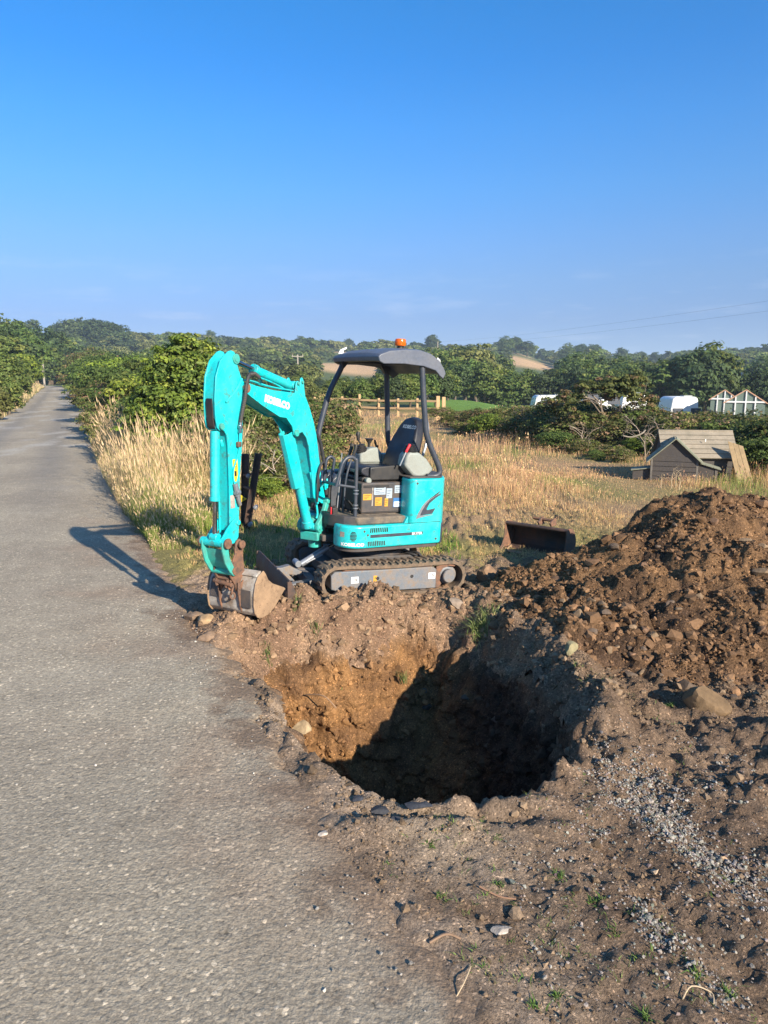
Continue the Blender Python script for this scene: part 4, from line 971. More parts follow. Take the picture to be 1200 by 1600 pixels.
# --- canopy and its three posts
mb = MB(B)
prof = [(.262, 2.052), (.275, 2.09), (.255, 2.130), (.16, 2.165), (0, 2.185), (-.15, 2.19), (-.27, 2.165), (-.37, 2.11), (-.425, 2.04), (-.445, 1.985), (-.42, 1.975), (-.38, 2.0), (-.33, 2.045), (-.2, 2.075), (0, 2.085), (.22, 2.075)]
ys = [-.445, -.43, -.36, -.2, 0, .2, .36, .43, .445]
V = []; n = len(prof)
for y in ys:
    q = abs(y)/.445; ins = .02*q**8; dr = .028*q**3
    for k, (x, z) in enumerate(prof):
        top = 2 <= k <= 8
        V.append((x*(1-ins*1.2), y, (z-dr*(.8 if top else .1)) if k < 10 else z-.0 if q < .9 else z-.045))
F = [(j*n+k, j*n+(k+1) % n, (j+1)*n+(k+1) % n, (j+1)*n+k) for j in range(len(ys)-1) for k in range(n)]
F += [tuple(range(n))[::-1], tuple((len(ys)-1)*n+k for k in range(n))]
mb.add(V, F); roof = mb.build('canopy', M['roof'], dig, .010, angle=50, segs=3)
mb = MB(B); mb.box((-.30, -.39, 2.055), (.20, -.35, 2.078)); mb.box((-.30, .35, 2.055), (.20, .39, 2.078)); mb.box((-.30, -.34, 2.055), (-.26, .34, 2.078)); mb.box((.16, -.34, 2.055), (.20, .34, 2.078)); mb.build('roof_frame', M['navy'], roof, .004)
mb = MB(B); mb.prism([(.22, 2.13), (.16, 2.14), (.17, 2.165), (.13, 2.185), (.135, 2.20), (.20, 2.17)], -.43, -.422, 1); mb.build('white_tab', M['white'], roof, .001)
mb = MB(B); mb.prism([(-.36, 2.08), (-.40, 2.055), (-.39, 2.10), (-.36, 2.12)], .40, .406, 1); mb.build('white_tab', M['white'], roof, .001)
def post(p, nm='canopy_post'):
    mb = MB(B); mb.tube(p, .0265, 14, 5); return mb.build(nm, M['navy'], dig)
post([(-.20, .40, 2.07), (-.225, .40, 1.85), (-.26, .40, 1.60), (-.285, .40, 1.45), (-.335, .40, 1.33), (-.42, .40, 1.18), (-.455, .40, 1.11), (-.452, .40, 1.07), (-.41, .39, 1.045), (-.33, .38, 1.04)])
post([(-.30, -.40, 2.07), (-.325, -.40, 1.75), (-.355, -.40, 1.35), (-.37, -.40, 1.29), (-.41, -.40, 1.18), (-.44, -.40, 1.10), (-.44, -.40, 1.0)])
post([(.165, -.41, 2.07), (.20, -.41, 1.98), (.30, -.41, 1.78), (.36, -.41, 1.58), (.41, -.41, 1.36), (.415, -.41, 1.22), (.40, -.41, 1.05), (.40, -.41, .95)])
mb = MB(B); mb.prism([(.12, 2.06), (.21, 2.06), (.19, 2.0), (.17, 2.0)], -.44, -.38, 1); mb.prism([(-.36, 2.06), (-.22, 2.06), (-.28, 1.97), (-.31, 1.97)], -.425, -.375, 1); mb.build('post_gusset', M['navy'], roof, .004)
mb = MB(B); mb.cyl((-.21, 0, 2.185), (-.21, 0, 2.225), .03); be = mb.build('beacon', M['black'], dig, .003)
mb = MB(B); mb.lathe((-.21, 0, 2.222), (0, 0, 1), [(0, .046), (.012, .052), (.05, .052), (.062, .046), (.064, 0)], 20); mb.build('amber_dome', M['amber'], be)
mb = MB(B); mb.cyl((-.21, 0, 2.225), (-.21, 0, 2.275), .02); mb.build('bulb', M['silver'], be)

# --- swing bracket
mb = MB(A)
so_ = [(-.105, .872), (-.135, .868), (-.132, .80), (-.075, .70), (-.085, .62), (-.065, .585), (.03, .575), (.055, .61), (.05, .665), (.005, .70), (-.07, .79)]
mb.prism(so_, .075, .115, 1); mb.prism(so_, -.115, -.075, 1); mb.prism([(.045, .58), (-.14, .58), (-.14, .50), (.045, .50)], -.09, .10, 1); mb.cyl((-.06, 0, .42), (-.06, 0, .70), .06); mb.box((-.06, -.09, .60), (.0, .09, .66))
mb.cyl((-.118, -.125, .85), (-.118, .125, .85), .028); mb.cyl((.02, -.125, .625), (.02, .125, .625), .026)
swb = mb.build('swing_bracket', M['teal_old'], dig, .008)
mb = MB(B); mb.box((.36, -.15, .44), (.60, .15, .50)); mb.box((.36, -.13, .56), (.56, .13, .61)); mb.cyl((.56, 0, .43), (.56, 0, .62), .07); mb.build('front_casting', M['darkmetal'], dig, .01)
# --- boom
bo_ = [(.965, 1.90), (.935, 1.918), (.83, 1.892), (.594, 1.852), (.301, 1.826), (.285, 1.90), (.27, 1.925), (.25, 1.925), (.235, 1.86), (.225, 1.90), (.215, 1.945), (.195, 1.955), (.175, 1.93), (.155, 1.80), (.094, 1.702), (.035, 1.58), (-.009, 1.451), (-.08, 1.054), (-.135, .871), (-.14, .84), (-.115, .82), (-.075, .83), (-.02, .86), (.031, .885), (.05, .90), (.081, 1.176), (.115, 1.36), (.15, 1.44), (.209, 1.494), (.255, 1.485), (.30, 1.465), (.33, 1.475), (.335, 1.50), (.355, 1.55), (.437, 1.625), (.526, 1.636), (.75, 1.735), (.889, 1.807), (.955, 1.845), (.975, 1.87)]
# web plates outside, box inside
core = [(.95, 1.895), (.83, 1.885), (.594, 1.842), (.301, 1.816), (.155, 1.79), (.094, 1.70), (.035, 1.575), (-.009, 1.451), (-.08, 1.054), (-.13, .87), (-.09, .84), (.031, .89), (.07, 1.176), (.10, 1.36), (.16, 1.49), (.27, 1.56), (.35, 1.60), (.437, 1.64), (.526, 1.645), (.75, 1.742), (.889, 1.812), (.95, 1.85)]
mb = MB(A); mb.prism(core, -.062, .062, 1); boom = mb.build('boom', M['teal'], dig, .004)
mb = MB(A); mb.prism(bo_, .0625, .074, 1); mb.build('side_web', M['teal'], boom, .002)
mb = MB(A); mb.prism(bo_, -.074, -.0625, 1); mb.build('side_web', M['teal'], boom, .002)
mb = MB(A); mb.cyl((.945, -.095, 1.876), (.945, .095, 1.876), .026); mb.cyl((.945, .074, 1.876), (.945, .088, 1.876), .036); mb.build('pin', M['rust'], boom, .002)
for (px_c, pz_c, pr_c) in ((.304, 1.492, .03), (.262, 1.905, .014), (.20, 1.915, .012)):
    mb = MB(A); mb.cyl((px_c, .074, pz_c), (px_c, .089, pz_c), pr_c); mb.build('pin', M['teal_old'], boom, .002)
write(A, 'KOBELCO', .062, (.555, .0745, 1.756), (-1, 0, -.235), (0, 0, 1), M['white'], boom, .085, 1.05, eps=.0015)
# boom cylinder with its guard
mb = MB(A); mb.cyl((.245, 0, 1.25), (.045, 0, .64), .043, 24); mb.cyl((.06, 0, .685), (.040, 0, .625), .052, 24); mb.tube([(.02, -.07, .625), (.02, .07, .625)], .036, 16)
bcy = mb.build('boom_cylinder', M['teal'], dig, .003)
a0 = np.array([.335, 0, 1.50]); a1 = np.array([.185, 0, 1.02])
mb = MB(A)
ux = np.array([.95, 0, -.30])
for (o0, o1) in ((a0, a1),):
    P = [(-.052, .055), (-.02, .085), (.02, .085), (.052, .055), (.052, -.03), (.045, -.03), (.045, .045), (.018, .072), (-.018, .072), (-.045, .045), (-.045, -.03), (-.052, -.03)]
    V = [tuple(o0+ux*d+np.array([0, y, 0])) for y, d in P]+[tuple(o1+ux*d*.85+np.array([0, y, 0])) for y, d in P]; n = len(P)
    mb.add(V, [tuple(range(n)), tuple(range(n, 2*n))[::-1]]+[(i, (i+1) % n, n+(i+1) % n, n+i) for i in range(n)])
mb.build('cylinder_guard', M['teal'], bcy, .002)
mb = MB(A); mb.cyl((.31, 0, 1.49), (.24, 0, 1.24), .022); mb.build('cylinder_rod', M['chrome'], bcy)
mb = MB(A); mb.tube([(.075, .055, 1.13), (.02, .062, .92), (-.005, .062, .83), (-.02, .062, .74), (-.005, .06, .70)], .010, 8, 4); mb.build('steel_pipe', M['teal'], bcy)
# arm cylinder on top of the boom
mb = MB(A); mb.cyl((.745, 0, 2.012), (.262, 0, 1.885), .036, 24); mb.cyl((.765, 0, 2.017), (.725, 0, 2.007), .044, 24); mb.tube([(.262, -.045, 1.89), (.262, .045, 1.89)], .034, 16)
acy = mb.build('arm_cylinder', M['teal'], dig, .003)
mb = MB(A); mb.cyl((1.03, 0, 2.088), (.74, 0, 2.011), .019); mb.build('cylinder_rod', M['chrome'], acy)
mb = MB(A); mb.tube([(1.035, -.04, 2.09), (1.035, .04, 2.09)], .04, 18); mb.build('rod_eye', M['teal'], acy, .003)
mb = MB(A); mb.tube([(.73, .03, 1.955), (.60, .03, 1.925), (.45, .03, 1.88), (.40, .03, 1.86)], .007, 8, 3); mb.tube([(.90, .045, 1.935), (.80, .045, 1.92), (.60, .045, 1.88), (.30, .045, 1.845), (.19, .045, 1.83), (.14, .05, 1.76), (.10, .05, 1.68), (.06, .05, 1.6)], .007, 8, 3)
mb.tube([(.90, .0, 1.935), (.80, .0, 1.925), (.60, .0, 1.885), (.30, .0, 1.85), (.17, .0, 1.84), (.115, .0, 1.77), (.03, .0, 1.6), (-.01, 0, 1.45)], .007, 8, 3); mb.build('steel_pipe', M['teal'], boom)
# --- arm
ao = [(1.085, 2.150), (1.050, 2.142), (1.030, 2.11), (1.025, 2.06), (.975, 1.945), (.925, 1.90), (.92, 1.85), (.960, 1.80), (1.000, 1.422), (1.034, 1.228), (1.073, .80), (1.080, .74), (1.12, .70), (1.16, .70), (1.175, .75), (1.175, .857), (1.163, 1.146), (1.160, 1.46), (1.17, 1.53), (1.195, 1.565), (1.22, 1.575), (1.245, 1.57), (1.268, 1.59), (1.282, 1.65), (1.285, 1.793), (1.262, 1.962), (1.205, 2.075), (1.12, 2.14)]
ac = [(1.02, 2.04), (.97, 1.93), (.94, 1.88), (.965, 1.80), (1.005, 1.422), (1.039, 1.228), (1.078, .80), (1.165, .80), (1.155, 1.146), (1.152, 1.46), (1.17, 1.62), (1.275, 1.66), (1.278, 1.793), (1.255, 1.955), (1.195, 2.06), (1.12, 2.10)]
mb = MB(A); mb.prism(ac, -.044, .044, 1); arm = mb.build('arm', M['teal'], dig, .003)
for s in (1, -1):
    mb = MB(A); mb.prism(ao, s*.0445, s*.056, 1); mb.build('side_web', M['teal'], arm, .002)
mb = MB(A); mb.prism([(1.262, 1.58), (1.279, 1.60), (1.2865, 1.66), (1.2885, 1.78), (1.2825, 1.805), (1.27, 1.66)], -.030, .030, 1); mb.build('slot', M['black'], arm, .002)
mb = MB(A); mb.cyl((1.035, -.072, 2.09), (1.035, .072, 2.09), .024); mb.cyl((1.035, .056, 2.09), (1.035, .066, 2.09), .038); mb.cyl((1.235, .056, 1.60), (1.235, .078, 1.60), .024); mb.build('pin', M['teal_old'], arm, .002)
mb = MB(A); mb.tube([(.985, .066, 1.945), (1.06, .068, 1.86), (1.178, .066, 1.775)], .009, 8, 3); mb.build('grease_pipe', M['teal'], arm)
mb = MB(A); mb.box((1.116, .0560, 1.345), (1.06, .0578, 1.225)); mb.prism([(1.116, 1.225), (1.06, 1.225), (1.08, 1.175), (1.10, 1.175)], .0560, .0578, 1); ws = mb.build('yellow_sticker', M['yellow'], arm)
mb = MB(A); mb.prism([(1.10, 1.30), (1.076, 1.30), (1.088, 1.328)], .0575, .0590, 1); mb.box((1.108, .0575, 1.284), (1.068, .0590, 1.288)); mb.box((1.10, .0575, 1.215), (1.078, .0590, 1.255)); mb.build('mark', M['black'], ws)
mb = MB(A); mb.box((1.16, .0560, 1.075), (1.11, .0578, .975)); mb.build('white_sticker', M['whiteplate'], arm)
# hoses and couplings on the arm
mb = MB(A); hp_ = [(.80, .085, 1.955), (.86, .09, 1.985), (.925, .092, 1.975), (.965, .092, 1.90), (.985, .09, 1.80), (1.015, .085, 1.70), (1.035, .08, 1.62)]
mb.tube(hp_, .0125, 10, 6); hz_ = mb.build('ribbed_hose', M['hose'], dig)
mb = MB(A)
Pq = []
P = [np.array(p) for p in hp_]
tot = 46
for k in range(tot):
    u = k/(tot-1)*(len(P)-1); i = min(int(u), len(P)-2); f = u-i; c0 = P[i]*(1-f)+P[i+1]*f; d = P[i+1]-P[i]
    mb.ring(c0, d, .0125, .0032, 10, 5)
mb.build('spring_guard', M['darkmetal'], hz_)
mb = MB(A); mb.cyl((1.035, .08, 1.62), (1.045, .078, 1.54), .013); mb.cyl((1.037, .08, 1.60), (1.041, .079, 1.575), .019, 6); mb.cyl((.80, .085, 1.955), (.74, .06, 1.92), .012); mb.build('hose_fitting', M['chrome'], hz_, .002)
mb = MB(A); mb.tube([(1.045, .078, 1.54), (1.05, .072, 1.46), (1.055, .07, 1.40), (1.09, .066, 1.33), (1.12, .066, 1.27), (1.125, .066, 1.2), (1.105, .07, 1.12)], .0065, 8, 5); mb.build('steel_pipe', M['teal'], arm)
mb = MB(A); mb.box((1.035, .058, 1.475), (1.075, .085, 1.435)); mb.build('pipe_clamp', M['rust'], arm, .005)
mb = MB(A); mb.cyl((1.118, .075, 1.16), (1.10, .08, 1.06), .022, 8); mb.cyl((1.125, .08, 1.10), (1.085, .08, 1.09), .026, 8); mb.cyl((1.10, .08, 1.06), (1.075, .08, .99), .016, 8); mb.build('shut_off_valve', M['frame'], arm, .004)
# --- bucket cylinder and links
mb = MB(A); mb.cyl((1.235, 0, 1.565), (1.268, 0, 1.05), .036, 24); mb.cyl((1.266, 0, 1.075), (1.268, 0, 1.045), .040, 24); mb.tube([(1.232, -.035, 1.60), (1.232, .035, 1.60)], .034, 16); mb.cyl((1.21, .03, 1.50), (1.20, .035, 1.45), .014, 8)
kcy = mb.build('bucket_cylinder', M['teal'], dig, .003)
mb = MB(A); mb.cyl((1.267, 0, 1.06), (1.285, 0, .77), .018); mb.build('cylinder_rod', M['chrome'], kcy)
mb = MB(A)
lp = [(1.285, .775), (1.32, .755), (1.32, .715), (1.28, .70), (1.22, .74), (1.17, .80), (1.10, .83), (1.085, .87), (1.11, .90), (1.16, .885), (1.23, .83)]
for s in (1, -1): mb.prism(lp, s*.062, s*.080, 1)
mb.tube([(1.29, -.125, .735), (1.29, .125, .735)], .033, 18); mb.tube([(1.105, -.088, .86), (1.105, .088, .86)], .022, 14)
mb.tube([(1.285, -.035, .77), (1.285, .035, .77)], .034, 14)
lk = mb.build('tipping_link', M['teal'], dig, .004)
mb = MB(A); mb.cyl((1.29, .12, .735), (1.29, .135, .735), .040, 16); mb.cyl((1.29, -.135, .735), (1.29, -.12, .735), .040, 16); mb.build('pin', M['rust'], lk, .002)
mb = MB(A)
hl = [(1.325, .745), (1.325, .68), (1.30, .58), (1.25, .50), (1.215, .47), (1.185, .50), (1.22, .56), (1.25, .62), (1.262, .70), (1.265, .76)]
for s in (1, -1): mb.prism(hl, s*.090, s*.106, 1)
mb.prism([(1.27, .68), (1.255, .61), (1.22, .55), (1.19, .51), (1.185, .50), (1.20, .49), (1.235, .54), (1.268, .60), (1.285, .68)], -.09, .09, 1); mb.tube([(1.205, -.11, .49), (1.205, .11, .49)], .026, 14)
mb.build('h_link', M['teal_old'], dig, .003)
# --- rusty quick hitch and bucket
mb = MB(A)
ho = [(1.12, .725), (1.09, .73), (1.065, .70), (1.06, .65), (1.06, .56), (1.05, .47), (1.045, .42), (1.12, .38), (1.15, .32), (1.17, .38), (1.215, .45), (1.232, .50), (1.22, .54), (1.185, .57), (1.155, .62), (1.14, .70)]
for s in (1, -1): mb.prism(ho, s*.062, s*.082, 1)
mb.box((1.09, -.06, .40), (1.19, .06, .42)); mb.tube([(1.105, -.105, .69), (1.105, .105, .69)], .024, 14); mb.tube([(1.195, -.105, .50), (1.195, .105, .50)], .024, 14)
ht = mb.build('quick_hitch', M['rust'], dig, .006)
mb = MB(A)
for (x, z) in ((1.105, .69), (1.195, .50)): mb.cyl((x, .10, z), (x, .118, z), .034, 16)
mb.build('pin', M['rust'], ht, .004)
def bucket(fr, prof, side, w, th, m_out, m_side, parent, edge=.02):
    """shell swept along prof (outside to cutting edge), side cheeks"""
    n = len(prof); P = np.array(prof, float)
    T = np.gradient(P, axis=0); T /= np.linalg.norm(T, axis=1)[:, None]; N = np.stack([T[:, 1], -T[:, 0]], -1)
    cen = P.mean(0); N = np.where(((cen-P)*N).sum(1)[:, None] < 0, -N, N)
    Q = P+N*th
    mb = MB(fr); V = [(p[0], y, p[1]) for y in (-w, w) for p in P]+[(q[0], y, q[1]) for y in (-w, w) for q in Q]
    F = []
    for k in range(n-1): F += [(k, k+1, n+k+1, n+k), (2*n+k+1, 2*n+k, 3*n+k, 3*n+k+1), (k, 2*n+k, 2*n+k+1, k+1), (n+k, n+k+1, 3*n+k+1, 3*n+k)]
    F += [(0, n, 3*n, 2*n), (n-1, 3*n-1, 4*n-1, 2*n-1)]
    mb.add(V, F); sh = mb.build('bucket_shell', m_out, parent, .002, angle=50)
    for s in (1, -1):
        mb = MB(fr); mb.prism(side, s*w, s*(w+th*.9), 1); mb.build('bucket_cheek', m_side, parent, .003)
    return sh
bk = [(1.02, .462), (1.075, .435), (1.11, .385), (1.128, .315), (1.135, .23), (1.125, .165), (1.095, .128), (1.04, .112), (.965, .118), (.88, .155), (.80, .215), (.742, .262)]
sd = [(1.01, .475), (.985, .445), (.955, .39), (.90, .345), (.83, .312), (.745, .272), (.742, .255), (.80, .206), (.88, .146), (.965, .108), (1.045, .102), (1.10, .118), (1.133, .16), (1.143, .23), (1.136, .318), (1.116, .39), (1.08, .442)]
bs = bucket(A, bk, sd, .225, .012, M['whiteplate'], M['claysteel'], dig)
mb = MB(A); mb.prism([(1.018, .474), (1.03, .455), (1.07, .43), (1.09, .445), (1.04, .478)], -.22, .22, 1); mb.build('top_lip', M['whiteplate'], bs, .004)
mb = MB(A); mb.box((.735, -.235, .25), (.80, .235, .264)); bl_ = mb.build('cutting_edge', M['claysteel'], bs, .002)
mb = MB(A); mb.prism([(1.132, .34), (1.142, .30), (1.145, .2), (1.137, .2), (1.133, .3)], .085, .2, 1); mb.prism([(1.108, .40), (1.13, .35), (1.145, .25), (1.138, .25), (1.125, .33), (1.10, .39)], -.2, -.10, 1)
mb.build('wear_plate', M['darkmetal'], bs, .003)
mb = MB(A)
for s in (1, -1): mb.prism([(1.06, .43), (1.12, .39), (1.16, .40), (1.165, .34), (1.15, .22), (1.13, .15), (1.12, .2), (1.128, .33)], s*.092, s*.106, 1)
mb.build('bucket_ear', M['rust'], bs, .004)
mb = MB(A)
mb.ring((1.19, -.03, .40), (1, 0, .2), .055, .014, 16, 8, arc=4.6, start=2.4); mb.tube([(1.19, -.09, .43), (1.19, .04, .43)], .013, 10); mb.tube([(1.19, -.11, .40), (1.20, .07, .385)], .017, 10)
for k in range(4): mb.ring((1.185, .045+.006*k, .40-.035*k), (1, 1, 0) if k % 2 else (1, -1, .3), .018, .008, 12, 6, squash=1.4)
mb.build('shackle_chain', M['rust'], ht, 0)
mb = MB(A); mb.box((1.155, -.02, .475), (1.16, .04, .445)); mb.build('yellow_tag', M['yellow'], ht)
# hoses from the body to the boom
mb = MB(A); mb.tube([(-.02, .09, .95), (.01, .10, 1.05), (0, .10, 1.14), (-.05, .10, 1.20), (-.10, .09, 1.19), (-.13, .09, 1.12), (-.15, .085, 1.02)], .009, 8, 5)
mb.tube([(.03, .095, .86), (.03, .10, .98), (.02, .10, 1.08), (-.02, .10, 1.15)], .009, 8, 4); mb.tube([(-.02, .07, 1.46), (-.075, .075, 1.36), (-.12, .075, 1.2), (-.14, .08, 1.05), (-.16, .07, .9)], .016, 8, 5)
mb.tube([(.13, -.085, 1.1), (.06, -.09, .85), (.0, -.10, .7)], .012, 8, 4); mb.build('boom_hose', M['hose'], dig)
mb = MB(A); mb.box((-.10, .076, .985), (-.155, .10, 1.01)); mb.cyl((-.105, .092, 1.02), (-.115, .092, .95), .010, 8); mb.cyl((-.14, .092, 1.05), (-.14, .092, .96), .010, 8); mb.cyl((.015, .09, .84), (.02, .09, .90), .011, 8); mb.build('hose_bracket', M['teal'], boom, .003)

# ------------------------------------------------------------------ spare bucket in the grass
gb = empty('ditching_bucket', (1.78, 8.05, 0), 'wide rusty ditching bucket lying open side forward on the grass behind the heap', 'bucket')
ang = math.atan2(-.42, .62)
G = Fr(rz(ang-math.pi/2)@np.eye(3), (1.78, 8.10, -.01))   # x faces the camera-ish, y along the width
ux_ = np.array([.72, -.60]); ux_ /= np.linalg.norm(ux_)    # width direction (left to right in view, coming nearer)
G = Fr(np.array([[-(-ux_[1]), -ux_[0], 0], [-ux_[0]*1.0, -ux_[1], 0], [0, 0, 1.]]), (1.78, 8.10, -.01))
fx = np.array([-.50, -.80]); fx = np.array([ux_[1], -ux_[0]])  # facing the camera
G = Fr(np.array([[fx[0], ux_[0], 0], [fx[1], ux_[1], 0], [0, 0, 1.]]), (1.78, 8.10, -.01))
W2 = .38
bk2 = [(.10, .30), (.05, .315), (-.02, .30), (-.08, .25), (-.12, .17), (-.12, .10), (-.08, .04), (.0, .01), (.12, .0), (.24, .005)]
sd2 = [(.11, .31), (.05, .325), (-.03, .31), (-.09, .258), (-.13, .17), (-.13, .10), (-.085, .03), (.0, .0), (.24, -.005), (.245, .02), (.18, .05), (.135, .12), (.12, .2)]
s2 = bucket(G, bk2, sd2, W2, .012, M['rustdark'], M['rust'], gb)
mb = MB(G); mb.tube([(.085, -W2, .30), (.085, W2, .30)], .022, 14); mb.build('top_rib', M['rustdark'], s2)
mb = MB(G); mb.box((.20, -W2, .006), (.275, W2, .018)); ce = mb.build('cutting_edge', M['claysteel'], s2, .002)
mb = MB(G)
for y in (-.30, .05): mb.prism([(.10, .012), (.22, .018), (.22, .03), (.12, .06)], y, y+.012, 1)
mb.build('gusset', M['claysteel'], s2, .002)
mb = MB(G); mb.prism([(.02, .31), (-.10, .31), (-.08, .40), (.0, .38), (.05, .35)], -.01, .012, 1); mb.prism([(.02, .31), (-.10, .31), (-.08, .40), (.0, .38), (.05, .35)], .14, .162, 1); mb.tube([(-.04, -.10, .37), (-.04, .16, .37)], .018, 12); mb.build('ear', M['rust'], s2, .004)

# ------------------------------------------------------------------ dark steel frame standing behind the arm
sf = empty('steel_frame', (-1.82, 9.5, 0), 'dark rusty folded steel frame with a yellow warning triangle standing behind the digger arm', 'steel frame')
zb = -.02
def chan(a, b_, w, d, name, mat):
    mb = MB(); a = np.array(a, float); b_ = np.array(b_, float); mb.bar(a, b_, w, .012, (0, 1, 0))
    dd = (b_-a)/np.linalg.norm(b_-a); sx = np.cross(dd, [0, 1, 0]); sx /= np.linalg.norm(sx)
    for s in (-1, 1): mb.bar(a+sx*s*w/2+np.array([0, -d/2, 0]), b_+sx*s*w/2+np.array([0, -d/2, 0]), .012, d, (0, 1, 0))
    return mb.build(name, mat, sf, .003)
p1 = chan((-1.86, 9.48, 0), (-1.80, 9.40, .98), .085, .05, 'upright', M['rustdark'])
p2 = chan((-1.80, 9.30, 0), (-1.60, 9.22, 1.0), .075, .05, 'leaning_bar', M['rustdark'])
mb = MB(); mb.bar((-1.83, 9.38, .70), (-1.66, 9.28, .74), .04, .03); mb.bar((-1.84, 9.38, .55), (-1.70, 9.28, .52), .03, .03); mb.build('cross_piece', M['rust'], sf, .004)
mb = MB()
for (x, y, z) in ((-1.76, 9.35, .70), (-1.655, 9.20, .31), (-1.74, 9.24, .08), (-1.83, 9.40, .03)): mb.cyl((x, y-.06, z), (x, y+.02, z), .03, 12); mb.cyl((x, y-.08, z), (x, y-.05, z), .018, 6)
mb.build('bolt', M['silver'], sf, .004)
mb = MB(); mb.prism([(-1.875, .34), (-1.875, .44), (-1.80, .39)], 9.365, 9.370, 1); tr_ = mb.build('warning_triangle', M['yellow'], sf, .001)
mb = MB(); mb.box((-1.862, 9.3635, .382), (-1.835, 9.3655, .398)); mb.build('mark', M['black'], tr_)
# ------------------------------------------------------------------ vegetation helpers
leafm = attrmat('leaves', .6, .12, 3, spec=.25, trans=.38, objvar=.16)
grassm = attrmat('grass_blades', .7, 0, spec=.2, trans=.25)
barkm = attrmat('bark', .9, .3, 18, .4, 40, .01, spec=.1)
def blades(name, x, y, h, w, cols, seed=0, lean=.25, wind=(.0, .0), heads=None, headcol=None, z=None, bend=.5):
    """grass blades: two-segment tapered ribbons, optional seed heads"""
    g = np.random.default_rng(seed); n = len(x); z = surf(x, y) if z is None else z
    a = g.uniform(0, 2*math.pi, n); fx, fy = np.cos(a)*w/2, np.sin(a)*w/2
    b_ = g.uniform(0, 2*math.pi, n); L = np.abs(g.normal(0, lean, n))
    lx, ly = np.cos(b_)*L+wind[0], np.sin(b_)*L+wind[1]
    P0 = np.stack([x, y, z-.01], -1)
    mid = P0+np.stack([lx*h*.35, ly*h*.35, h*.58], -1); tip = P0+np.stack([lx*h*(.6+bend), ly*h*(.6+bend), h*np.sqrt(np.clip(1-.3*(lx**2+ly**2), .3, 1))], -1)
    s = np.stack([fx, fy, np.zeros(n)], -1)
    V = np.stack([P0-s, P0+s, mid+s*.75, mid-s*.75, tip], 1)
    o = (np.arange(n)*5)[:, None]
    Q = o+np.array([[0, 1, 2, 3]]); T = o+np.array([[3, 2, 4]])
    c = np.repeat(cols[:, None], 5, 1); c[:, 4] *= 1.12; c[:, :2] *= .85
    V = V.reshape(-1, 3); c = c.reshape(-1, 3)
    if heads is not None:
        k = np.where(g.random(n) < heads)[0]; m = len(k)
        t_ = tip[k]; d = (tip[k]-mid[k]); d /= np.linalg.norm(d, axis=1)[:, None]; hl = h[k]*g.uniform(.10, .2, m); hw = w[k]*g.uniform(1.3, 2.4, m)
        sd = np.stack([fx[k], fy[k], np.zeros(m)], -1); sd /= (np.linalg.norm(sd, axis=1)[:, None]+1e-9)
        H = np.stack([t_-d*hl[:, None]*.4, t_+sd*hw[:, None], t_+d*hl[:, None], t_-sd*hw[:, None]], 1)
        oh = len(V)+(np.arange(m)*4)[:, None]; Q = np.concatenate([Q, oh+np.array([[0, 1, 2, 3]])])
        V = np.concatenate([V, H.reshape(-1, 3)]); hc = np.repeat((headcol if headcol is not None else cols[k]*1.1)*g.uniform(.8, 1.2, (m, 1)), 4, 0); c = np.concatenate([c, hc])
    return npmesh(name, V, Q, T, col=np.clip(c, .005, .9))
def pick(g, n, cols, wts):
    cols = np.array(cols); i = g.choice(len(cols), n, p=np.array(wts)/sum(wts)); return cols[i]*g.uniform(.75, 1.25, (n, 1))
def leafquads(P, N, size, g, aspect=.55, droop=0):
    """rhombic leaves at P facing N"""
    n = len(P); N = N/(np.linalg.norm(N, axis=1)[:, None]+1e-9)
    r = g.normal(size=(n, 3)); u = r-N*(r*N).sum(1)[:, None]; u /= (np.linalg.norm(u, axis=1)[:, None]+1e-9); v = np.cross(N, u)
    s = size[:, None]
    return np.stack([P-u*s, P-v*s*aspect+N*s*.12, P+u*s, P+v*s*aspect+N*s*.12], 1).reshape(-1, 3), (np.arange(n)*4)[:, None]+np.array([[0, 1, 2, 3]])
def crown(name, seed, lobes, n, leaf, cols, up=.35, shell=.55, clump=26, cl_r=.26, aspect=.6, rough=.25):
    """foliage mass: clumps of leaves spread through lumpy ellipsoids. lobes: (cx,cy,cz,rx,ry,rz)"""
    g = np.random.default_rng(seed); Lb = np.array(lobes, float); vol = (Lb[:, 3]*Lb[:, 4]+Lb[:, 3]*Lb[:, 5]+Lb[:, 4]*Lb[:, 5]); pr = vol/vol.sum()
    nc = max(6, n//clump); li = g.choice(len(Lb), nc, p=pr); d = g.normal(size=(nc, 3)); d /= np.linalg.norm(d, axis=1)[:, None]
    d[:, 2] = np.where(d[:, 2] < -.35, -d[:, 2], d[:, 2])
    rad = (shell+(1-shell)*g.random(nc)**.6)*(1+rough*fbm(d[:, 0]*2+li, d[:, 1]*2, d[:, 2]*2, oct=2, s=seed))
    C = Lb[li, :3]+d*Lb[li, 3:]*rad[:, None]; cr = Lb[li, 3:].mean(1)*cl_r*g.uniform(.6, 1.4, nc)
    ck = np.repeat(np.arange(nc), clump); m = len(ck)
    o = g.normal(size=(m, 3)); o /= np.linalg.norm(o, axis=1)[:, None]; o[:, 2] = np.abs(o[:, 2])*.9-.25
    P = C[ck]+o*(cr[ck]*g.uniform(.55, 1.1, m))[:, None]*[1, 1, .75]
    N = o+d[ck]*.5+np.array([0, 0, up])+g.normal(0, .45, (m, 3))
    sz = leaf*g.uniform(.6, 1.35, m)
    cb = pick(g, nc, *cols)[ck]*g.uniform(.82, 1.18, (m, 1))
    V, Q = leafquads(P, N, sz, g, aspect)
    return npmesh(name, V, Q, col=np.repeat(np.clip(cb, .005, .9), 4, 0))
